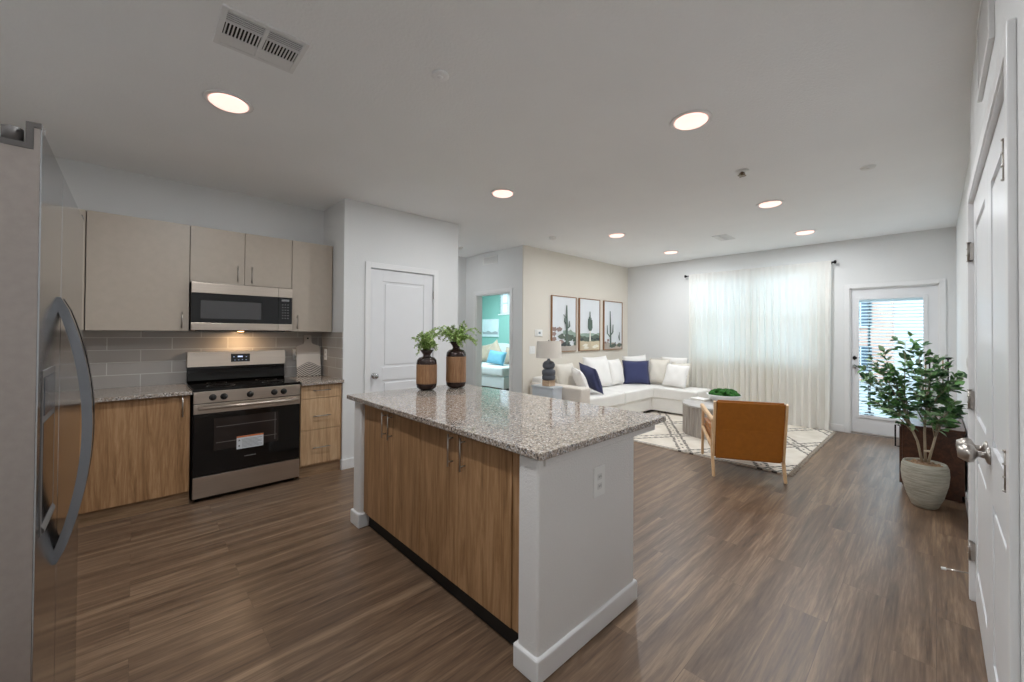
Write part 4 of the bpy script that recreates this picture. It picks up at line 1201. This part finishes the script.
# ------------------------------------------------------------ curtains on a rod
rod = thing('curtain_rod', 'thin black curtain rod with knob ends above the window', 'curtain rod', (-2.05, YW - .09, 2.425))
b = MB(); b.tube([(-3.08, YW - .09, 2.425), (-1.02, YW - .09, 2.425)], .009, 10); b.build('rod', M_BRONZE, rod)
for x, s_ in ((-3.08, -1), (-1.02, 1)):
    b = MB(); b.lathe([(0, 0), (.012, 0), (.012, s_ * .02), (.024, s_ * .028), (.024, s_ * .05), (.0, s_ * .056)], (x, YW - .09, 2.425), 18, axis='X'); b.build('finial', M_BRONZE, rod)
for x in (-3.055, -2.08, -1.045):
    b = MB(); b.tube([(x, YW - .002, 2.425), (x, YW - .09, 2.425)], .007, 8); b.tube([(x, YW - .006, 2.425), (x, YW - .001, 2.425)], .022, 16); b.build('bracket', M_BRONZE, rod)


def curtain(x0, x1, seed, label):
    rnd = random.Random(seed); nf = 11
    ph = [rnd.uniform(-.5, .5) for _ in range(nf + 2)]; am = [rnd.uniform(.6, 1.3) for _ in range(nf + 2)]
    def fn(u, v):
        z = 2.45 - v * 2.435
        k = u * nf; i = int(min(k, nf - 1e-6)); w = k - i
        a_ = am[i] * (1 - w) + am[i + 1] * w; p_ = ph[i] * (1 - w) + ph[i + 1] * w
        th = 2 * PI * k + p_ * (0.3 + 1.2 * v)
        amp = (0.007 + 0.043 * min(1, v * 2.5)) * a_
        y = YW - .114 + amp * math.sin(th) + .008 * math.sin(17 * u + 5 * v) * min(1, v * 5)
        x = x0 + (x1 - x0) * u + 0.012 * math.sin(2 * th) * v + .012 * v * math.sin(3 * u + seed)
        if v > .93:  # pooling at the hem
            q = (v - .93) / .07; y -= .035 * q * q * (0.6 + .5 * math.sin(th * .5)); z += .004 * math.sin(th * 3) * q
        if v < .02: z = 2.447
        return Vector((x, min(y, YW - .022), max(z, .019)))
    o = MB().grid(fn, nf * 16, 40).build('curtain', M_CURT, None, loc=((x0 + x1) / 2, YW - .09, 0), recalc=False)
    tag(o, label, 'curtain'); return o


curtain(-3.045, -2.07, 1, 'sheer white curtain panel on the sofa half of the window')
curtain(-2.09, -1.02, 2, 'sheer white curtain panel on the patio door half of the window')

# ------------------------------------------------------------ coffee table
CX, CY, CR, CH = -2.03, 5.84, .475, .43
ct = thing('coffee_table', 'round drum coffee table with fluted grey wood sides', 'coffee table', (CX, CY, 0.016))
M_GWOOD = wood('grey_washed_wood', (128, 120, 112), (160, 152, 144), (184, 177, 168), 'Z', 1, .6)
b = MB(); N = 168; lo, hi = [], []
for k in range(N):
    a = 2 * PI * k / N; r = CR - .012 + (.006 if k % 4 in (1, 2) else -.006)
    lo.append(b.bm.verts.new((CX + r * math.cos(a), CY + r * math.sin(a), .0165))); hi.append(b.bm.verts.new((CX + r * math.cos(a), CY + r * math.sin(a), CH - .03)))
for k in range(N): b.bm.faces.new((lo[k], lo[(k + 1) % N], hi[(k + 1) % N], hi[k]))
b.bm.faces.new(lo[::-1]); b.bm.faces.new(hi)
b.build('fluted_drum', M_GWOOD, ct)
b = MB(); b.lathe([(0, CH - .029), (CR - .01, CH - .029), (CR, CH - .024), (CR, CH - .005), (CR - .005, CH), (0, CH)], (CX, CY, 0), 72); b.build('table_top', wood('grey_top', (160, 156, 152), (184, 181, 178), (204, 202, 198), 'X', 1, .45), ct)
bx_, by_ = -2.045, 6.03
bw = thing('bowl', 'wide white bowl on the coffee table, filled with green moss', 'bowl', (bx_, by_, CH))
b = MB(); b.lathe([(0, .001), (.09, .001), (.105, .006), (.175, .045), (.222, .098), (.226, .110), (.218, .110), (.165, .060), (.09, .02), (0, .018)], (bx_, by_, CH), 44); b.build('bowl_shell', mat('white_ceramic', (226, 226, 226), .3, vary=.02), bw)
rnd = random.Random(11); b = MB()
for k in range(42):
    a = rnd.uniform(0, 2 * PI); r = .165 * math.sqrt(rnd.random()); h = .115 + .060 * (1 - (r / .17) ** 2) + rnd.uniform(-.005, .012); q = rnd.uniform(.034, .052)
    g = bmesh.ops.create_icosphere(b.bm, subdivisions=3, radius=q)
    for v in g['verts']:
        n_ = v.co.normalized(); v.co += n_ * .005 * math.sin(40 * n_.x + k) * math.sin(37 * n_.y) * math.cos(31 * n_.z)
        v.co = Vector((bx_ + r * math.cos(a) + v.co.x, by_ + r * math.sin(a) + v.co.y, CH + h - .018 + v.co.z * .8))
b.lathe([(0, CH + .075), (.12, CH + .075), (.17, CH + .105), (0, CH + .11)], (bx_, by_, 0), 24)
for f in b.bm.faces: f.smooth = True
o = b.build('moss_mound', mat('moss_green', (32, 88, 20), .9, vary=.45, bump=(160, .8)), None, loc=(bx_, by_, CH + .05)); tag(o, 'bright green moss heaped in the white bowl', 'moss', kind='stuff')
bk = thing('book', 'white book lying on the coffee table beside the moss bowl', 'book', (-2.32, 5.93, CH), D(-20))
b = MB(); b.box(-.12, .12, -.085, .085, .001, .004); b.box(-.12, .12, -.085, .085, .026, .029); b.box(-.12, -.116, -.085, .085, .001, .029); b.build('cover', M_WHITEC, bk, world=False)
b = MB(); b.box(-.115, .116, -.082, .082, .004, .026); b.build('pages', mat('page_paper', (226, 222, 214), .7), bk, world=False)

# ------------------------------------------------------------ leather lounge chair (local: +y is the way it faces)
M_LEATHER = mat('tan_leather', (158, 96, 28), .42, vary=.08, bump=(90, .12))
M_BEECH = wood('beech_frame', (196, 156, 112), (216, 180, 138), (230, 200, 162), 'Z', 1, .4)
ch = thing('lounge_chair', 'tan leather lounge chair with a pale wooden frame, its back to the island', 'chair', (-1.218, 4.25, 0), math.atan2(.29, .516))
HW = .302
for s_, nm in ((-1, 'frame_side'), (1, 'frame_side')):
    x = s_ * HW
    b = MB()
    def beam(p, q, w0, w1, t=.026):
        """flat tapered bar in the y-z plane"""
        p, q = Vector(p), Vector(q); d = (q - p).normalized(); n_ = Vector((0, -d.z, d.y))
        pts = [(p + n_ * w0 / 2), (q + n_ * w1 / 2), (q - n_ * w1 / 2), (p - n_ * w0 / 2)]
        b.prism([(v.y, v.z) for v in pts], 'X', x - t / 2, x + t / 2)
    beam((0, 0.0, 0.0), (0, .10, .275), .026, .046)          # rear leg
    beam((0, .10, .26), (0, .02, .56), .042, .034)           # rear post to the arm
    beam((0, .70, .0175), (0, .66, .54), .026, .040)            # front leg
    beam((0, .08, .262), (0, .675, .335), .040, .036)        # side rail
    beam((0, .03, .535), (0, .74, .565), .034, .046, .036)  # arm
    bmesh.ops.bevel(b.bm, geom=b.bm.edges[:], offset=.006, segments=2, affect='EDGES')
    b.build(nm, M_BEECH, ch, world=False)
b = MB()
for y, z in ((.085, .25), (.66, .30)): b.tube([(-HW, y, z), (HW, y, z)], .014, 10)
b.build('cross_rail', M_BEECH, ch, world=False)


def slab(b, W, prof, th):
    """upholstered slab following prof (y,z) points, width W, thickness th"""
    n = len(prof); outl = []
    P = [Vector((0, p[0], p[1])) for p in prof]
    N_ = []
    for i in range(n):
        d = (P[min(i + 1, n - 1)] - P[max(i - 1, 0)]).normalized(); N_.append(Vector((0, -d.z, d.y)))
    top = [P[i] + N_[i] * th / 2 for i in range(n)]; bot = [P[i] - N_[i] * th / 2 for i in range(n)]
    pts = [(v.y, v.z) for v in top] + [(v.y, v.z) for v in bot[::-1]]
    b.prism(pts, 'X', -W / 2, W / 2)


b = MB(); slab(b, .58, [(.055, .172), (.018, .46), (-.045, .752)], .040)
bmesh.ops.bevel(b.bm, geom=b.bm.edges[:], offset=.014, segments=3, affect='EDGES'); b.build('back_panel', M_LEATHER, ch, world=False)
b = MB(); slab(b, .56, [(.185, .36), (.11, .52), (.035, .725)], .085)
bmesh.ops.bevel(b.bm, geom=b.bm.edges[:], offset=.03, segments=4, affect='EDGES'); b.build('back_cushion', M_LEATHER, ch, world=False)
b = MB(); slab(b, .57, [(.085, .255), (.45, .315), (.74, .36)], .035)
bmesh.ops.bevel(b.bm, geom=b.bm.edges[:], offset=.012, segments=2, affect='EDGES'); b.build('seat_panel', M_LEATHER, ch, world=False)
b = MB(); slab(b, .56, [(.13, .325), (.45, .375), (.76, .425)], .09)
bmesh.ops.bevel(b.bm, geom=b.bm.edges[:], offset=.035, segments=4, affect='EDGES'); b.build('seat_cushion', M_LEATHER, ch, world=False)
for s_ in (-1, 1):
    b = MB(); b.prism([(-.060, .735), (-.030, .742), (.075, .20), (.035, .19)], 'X', s_ * .299 - .010, s_ * .299 + .010)
    b.build('back_post', M_BEECH, ch, world=False)  # one on each side

# ------------------------------------------------------------ console by the right wall
M_ESP = wood('espresso_wood', (50, 28, 18), (76, 44, 28), (98, 60, 40), 'Y', 1, .3)
cs = thing('console_cabinet', 'dark espresso console cabinet against the wall behind the potted tree', 'cabinet', (0, 5.6, 0))
b = MB(); b.box(-.205, .165, 4.97, 6.35, .06, .575, .003); b.build('carcass', M_ESP, cs)
b = MB(); b.box(-.215, .17, 4.955, 6.365, .575, .597, .003); b.build('cabinet_top', M_ESP, cs)
b = MB(); b.box(-.17, .15, 5.0, 6.32, 0, .062); b.build('plinth', M_ESP, cs)
for k in range(2):
    y0 = 4.985 + k * .685; b = MB(); b.box(-.224, -.206, y0, y0 + .675, .07, .57, .002); d = b.build('door', M_ESP, cs)
    yh = y0 + (.05 if k == 0 else .62)
    b = MB(); b.tube([(-.224, yh, .57), (-.252, yh, .57), (-.252, yh, .38), (-.224, yh, .38)], .006, 8); b.build('door_handle', M_BRONZE, d)
for (x, y, h, w, lb) in ((-.035, 5.12, .60, .024, 'slim black metal candle stand on the console, the one further from the wall'), (.075, 5.10, .60, .03, 'slim black and brass candle stand on the console, next to the wall')):
    cd = thing('candle_stand', lb, 'candle holder', (x, y, .597))
    b = MB(); b.lathe([(0, 0), (.045, 0), (.045, .006), (.012, .012), (.006, .02), (0, .02)], (x, y, .597), 20); b.build('foot', M_BRONZE, cd)
    b = MB(); b.tube([(x, y, .61), (x, y, .597 + h - .02)], .005, 8); b.lathe([(0, h - .022), (.02, h - .018), (.022, h - .008), (.018, h - .006), (0, h - .008)], (x, y, .597), 16); b.build('stem', M_BRONZE, cd)
    b = MB(); b.tube([(x - w, y, .597 + h - .01), (x - w, y, .86)], .004, 8); b.tube([(x - w, y, .597 + h - .01), (x, y, .597 + h - .01)], .004, 8); b.build('side_rod', mat('aged_gold', (150, 124, 92), .35, .8), cd)

# ------------------------------------------------------------ potted tree
PX, PY = -.062, 4.66
pt = thing('plant_pot', 'rounded sage grey stone pot on the floor before the dark console', 'pot', (PX, PY, 0))
t = NT('ribbed_stone'); v_ = t.coord((1, 1, 9)); nz = t.noise(v_, 9, 4, .6, .3)
t.l(t.ramp(nz, [(.3, lin((150, 148, 134))), (.7, lin((196, 192, 178)))]), t.p.inputs['Base Color']); t.p.inputs['Roughness'].default_value = .85; t.bump(nz, .9, .012)
b = MB(); b.lathe([(0, .001), (.066, .001), (.078, .012), (.108, .09), (.134, .20), (.141, .27), (.137, .330), (.126, .358), (.116, .358), (.120, .32), (.0, .31)], (PX, PY, 0), 56); b.build('pot_body', t.m, pt)
b = MB(); b.lathe([(0, .31), (.119, .31), (.110, .338), (.06, .346), (0, .348)], (PX, PY, 0), 36)
rnd = random.Random(2)
for k in range(60):
    a = rnd.uniform(0, 2 * PI); r = .10 * math.sqrt(rnd.random()); g = bmesh.ops.create_icosphere(b.bm, subdivisions=1, radius=rnd.uniform(.006, .012))
    for v in g['verts']: v.co += Vector((PX + r * math.cos(a), PY + r * math.sin(a), .344))
b.build('bark_mulch', mat('bark_chips', (150, 122, 96), .9, vary=.4), pt)
tr = thing('ficus_tree', 'leafy green artificial tree with three pale stems in the stone pot', 'plant', (PX, PY, .36))
M_TRUNK = mat('pale_bark', (172, 160, 138), .8, vary=.2, bump=(50, .4))
M_LG = mat('tree_leaf_dark', (70, 108, 72), .3, vary=.25); M_LG2 = mat('tree_leaf_mid', (104, 150, 88), .38, vary=.25); M_LG3 = mat('tree_leaf_pale', (154, 186, 140), .42, vary=.2)
rnd = random.Random(21)
import mathutils
# measured tips: (x, y, z) relative to the photograph's crown
tips = [(-.17, 4.60, 1.33, 0), (-.30, 4.62, 1.22, 0), (-.37, 4.55, 1.17, 0), (-.42, 4.60, 1.00, 0), (-.44, 4.70, 1.08, 0), (-.10, 4.72, 1.28, 1), (.0, 4.62, 1.20, 1), (-.02, 4.50, 1.10, 1),
        (.10, 4.62, 1.03, 1), (.06, 4.50, .98, 1), (.12, 4.52, 1.04, 1), (-.30, 4.50, .88, 0), (-.36, 4.68, .80, 0), (-.24, 4.74, .95, 0), (.08, 4.60, .82, 2), (.04, 4.74, .74, 2), (.10, 4.50, .86, 2),
        (-.22, 4.48, .76, 0), (-.12, 4.46, .95, 1), (-.20, 4.60, 1.05, 0), (-.06, 4.60, .86, 2), (-.14, 4.80, 1.12, 1), (0.02, 4.50, .74, 2), (-.28, 4.58, 1.10, 0), (-.33, 4.56, .98, 0), (-.15, 4.52, .82, 1), (.05, 4.58, 1.12, 1)]
stems = [[(PX - .015, PY, .36), (PX - .04, PY - .01, .52), (PX - .10, PY - .02, .70), (PX - .13, PY - .03, .88)],
         [(PX + .004, PY + .01, .36), (PX, PY, .60), (PX + .01, PY - .01, .80), (PX - .02, PY, 1.0)],
         [(PX + .02, PY, .36), (PX + .05, PY - .02, .52), (PX + .075, PY - .04, .66), (PX + .06, PY - .05, .76)]]
for k, s_ in enumerate(stems):
    b = MB(); b.tube(s_, [.0095, .008, .007, .005], 10); b.build('trunk', M_TRUNK, tr)
b = MB(); b.box(PX - .005, PX + .045, PY - .012, PY + .012, .445, .458, .003); b.build('tie', mat('tie_cloth', (200, 186, 164), .8), tr)
bs, bl = MB(), MB()
for (x, y, z, si) in tips:
    s_ = stems[si]; h = min(max((z - .36) / 1.0 * .85, .45), .98); seg = h * 3; i = min(int(seg), 2); q0 = Vector(s_[i]).lerp(Vector(s_[i + 1]), seg - i)
    tip = Vector((min(x, .135), y, z)); mid = (q0 + tip) / 2 + Vector((0, 0, .04))
    pts = [q0, mid, tip]; bs.tube(pts, [.005, .0035, .0015], 6)
    curve = [q0.lerp(mid, k / 4) for k in range(4)] + [mid.lerp(tip, k / 8) for k in range(9)]
    for j, p in enumerate(curve[2:]):
        d0 = (tip - mid).normalized()
        for sgn in (-1, 1):
            sd = d0.cross(Vector((0, 0, 1))); sd = sd.normalized() if sd.length > .01 else Vector((1, 0, 0))
            dd = (d0 * .6 + sd * sgn * rnd.uniform(.5, 1.1) + Vector((rnd.uniform(-.4, .4), rnd.uniform(-.4, .4), rnd.uniform(-.5, .4))))
            tw = p + dd.normalized() * .05
            if rnd.random() < .55: bs.tube([p, tw], .0011, 4)
            else: tw = p
            for e in range(2):
                L = rnd.uniform(.048, .076); d2 = dd + Vector((rnd.uniform(-.7, .7), rnd.uniform(-.7, .7), rnd.uniform(-.5, .3)))
                if tw.x + d2.normalized().x * L > .168: d2.x = -abs(d2.x) * .3
                bl.mi = rnd.choice((0, 0, 1, 1, 2)); leaf(bl, tw, d2, Vector((rnd.uniform(-.7, .7), rnd.uniform(-.9, .5), 1)), L, L * .5)
bs.build('branches', M_TRUNK, tr); bl.build('foliage', [M_LG, M_LG2, M_LG3], tr, recalc=False)

# ------------------------------------------------------------ bedroom seen through the doorway
bd = thing('daybed', 'white daybed with an arched back in the green bedroom', 'bed', (-8.3, 6.9, 0))
M_BEDW = mat('white_bed_paint', (226, 232, 236), .4, vary=.02); M_QUILT = fabric('white_quilt', (226, 232, 234), 60, .5)
n = 16; pts = [(-9.25, 0.05)] + [(-9.25 + 2.25 * k / n, .88 + .22 * math.sin(PI * k / n)) for k in range(n + 1)] + [(-7.00, 0.05)]
b = MB(); b.prism(pts, 'Y', 7.24, 7.30); b.build('arched_back', M_BEDW, bd)
b = MB(); b.box(-9.25, -7.00, 6.35, 7.24, .05, .32, .01)
b.build('bed_frame', M_BEDW, bd)
for x in (-9.2, -7.05):
    for y in (6.4, 7.2): b = MB(); b.box(x - .03, x + .03, y - .03, y + .03, 0, .06); b.build('leg', M_BEDW, bd)
b = MB(); b.box(-9.23, -7.02, 6.33, 7.22, .32, .56, .07, 4); b.build('mattress', M_QUILT, bd)
M_TAUPE = fabric('taupe_pillow', (178, 164, 146), 60, .5); M_AQUA = fabric('aqua_pillow', (112, 170, 192), 100, .3)
pillow('pillow', (-8.48, 7.06, .80), .50, .46, .16, D(-80), D(14), D(10), M_TAUPE, 'taupe pillow on the daybed, left of the aqua one', 'pillow', seed=21, rest=0.5615)
pillow('pillow', (-8.02, 6.93, .84), .46, .46, .15, D(-90), D(12), D(40), M_TAUPE, 'taupe pillow standing on its corner behind the aqua pillow', 'pillow', seed=22, rest=0.5615)
pillow('pillow', (-7.50, 7.06, .82), .44, .44, .15, D(-90), D(10), D(0), M_TAUPE, 'taupe pillow on the daybed behind the aqua one, below the window', 'pillow', seed=23, rest=0.5615)
pillow('pillow', (-7.62, 6.66, .73), .66, .34, .16, D(-90), D(18), D(-4), M_AQUA, 'aqua blue pillow lying in front on the white daybed', 'pillow', seed=24, rest=0.5615)
wp = thing('wall_canvas', 'pale landscape canvas on the green wall above the daybed', 'picture', (-8.66, YW, 1.5))
b = MB(); b.box(-9.02, -8.32, YW - .03, YW - .001, 1.26, 1.76, .002); b.build('canvas', mat('canvas_pale', (206, 220, 224), .6), wp)
b = MB(); b.prism([(-9.0, 1.33), (-8.34, 1.33), (-8.34, 1.40), (-8.45, 1.42), (-8.6, 1.385), (-8.75, 1.43), (-8.9, 1.39), (-9.0, 1.41)], 'Y', YW - .0318, YW - .0302); b.build('painted_hills', mat('canvas_grey', (150, 160, 164), .6), wp)

# ------------------------------------------------------------ outside
b = MB(); b.box(-14, 8, YW + T, 40, -.12, -.02); struct('ground', b, mat('concrete_slab', (150, 148, 144), .9))
bb_ = thing('apartment_building', 'tan stucco apartment building across the yard outside the patio door', 'building', (-1.2, 17, 0))
M_STUC = mat('pink_stucco', (206, 164, 146), .9, vary=.05); M_STUC2 = mat('white_stucco', (222, 226, 228), .9)
b = MB(); b.box(-3.0, -.85, 16, 22, -.02, 3.6); b.build('stucco_block', M_STUC, bb_)
b = MB(); b.box(-.85, 3.2, 16.8, 22, -.02, 3.0); b.build('white_wing', M_STUC2, bb_)
b = MB(); b.box(-3.1, -.75, 15.9, 22, 3.6, 3.75); b.build('parapet', M_STUC2, bb_)
for z in (.3, 1.65):
    for x in (-2.35, -1.55):
        b = MB(); b.box(x - .25, x + .25, 15.93, 16.01, z, z + .75); w_ = b.build('window', mat('far_glass', (70, 86, 100), .2), bb_)
        b = MB(); b.box(x - .30, x + .30, 15.91, 15.99, z - .05, z); b.box(x - .015, x + .015, 15.92, 15.94, z, z + .75); b.build('sill', M_STUC2, w_)
rl = thing('patio_post', 'slim dark post standing on the patio outside the door', 'post', (-.80, 9.4, 0))
b = MB(); b.tube([(-.80, 9.4, -.02), (-.80, 9.4, 2.6)], .02, 12); b.box(-.86, -.74, 9.34, 9.46, -.02, .02, .004); b.build('post_shaft', M_BRONZE, rl)
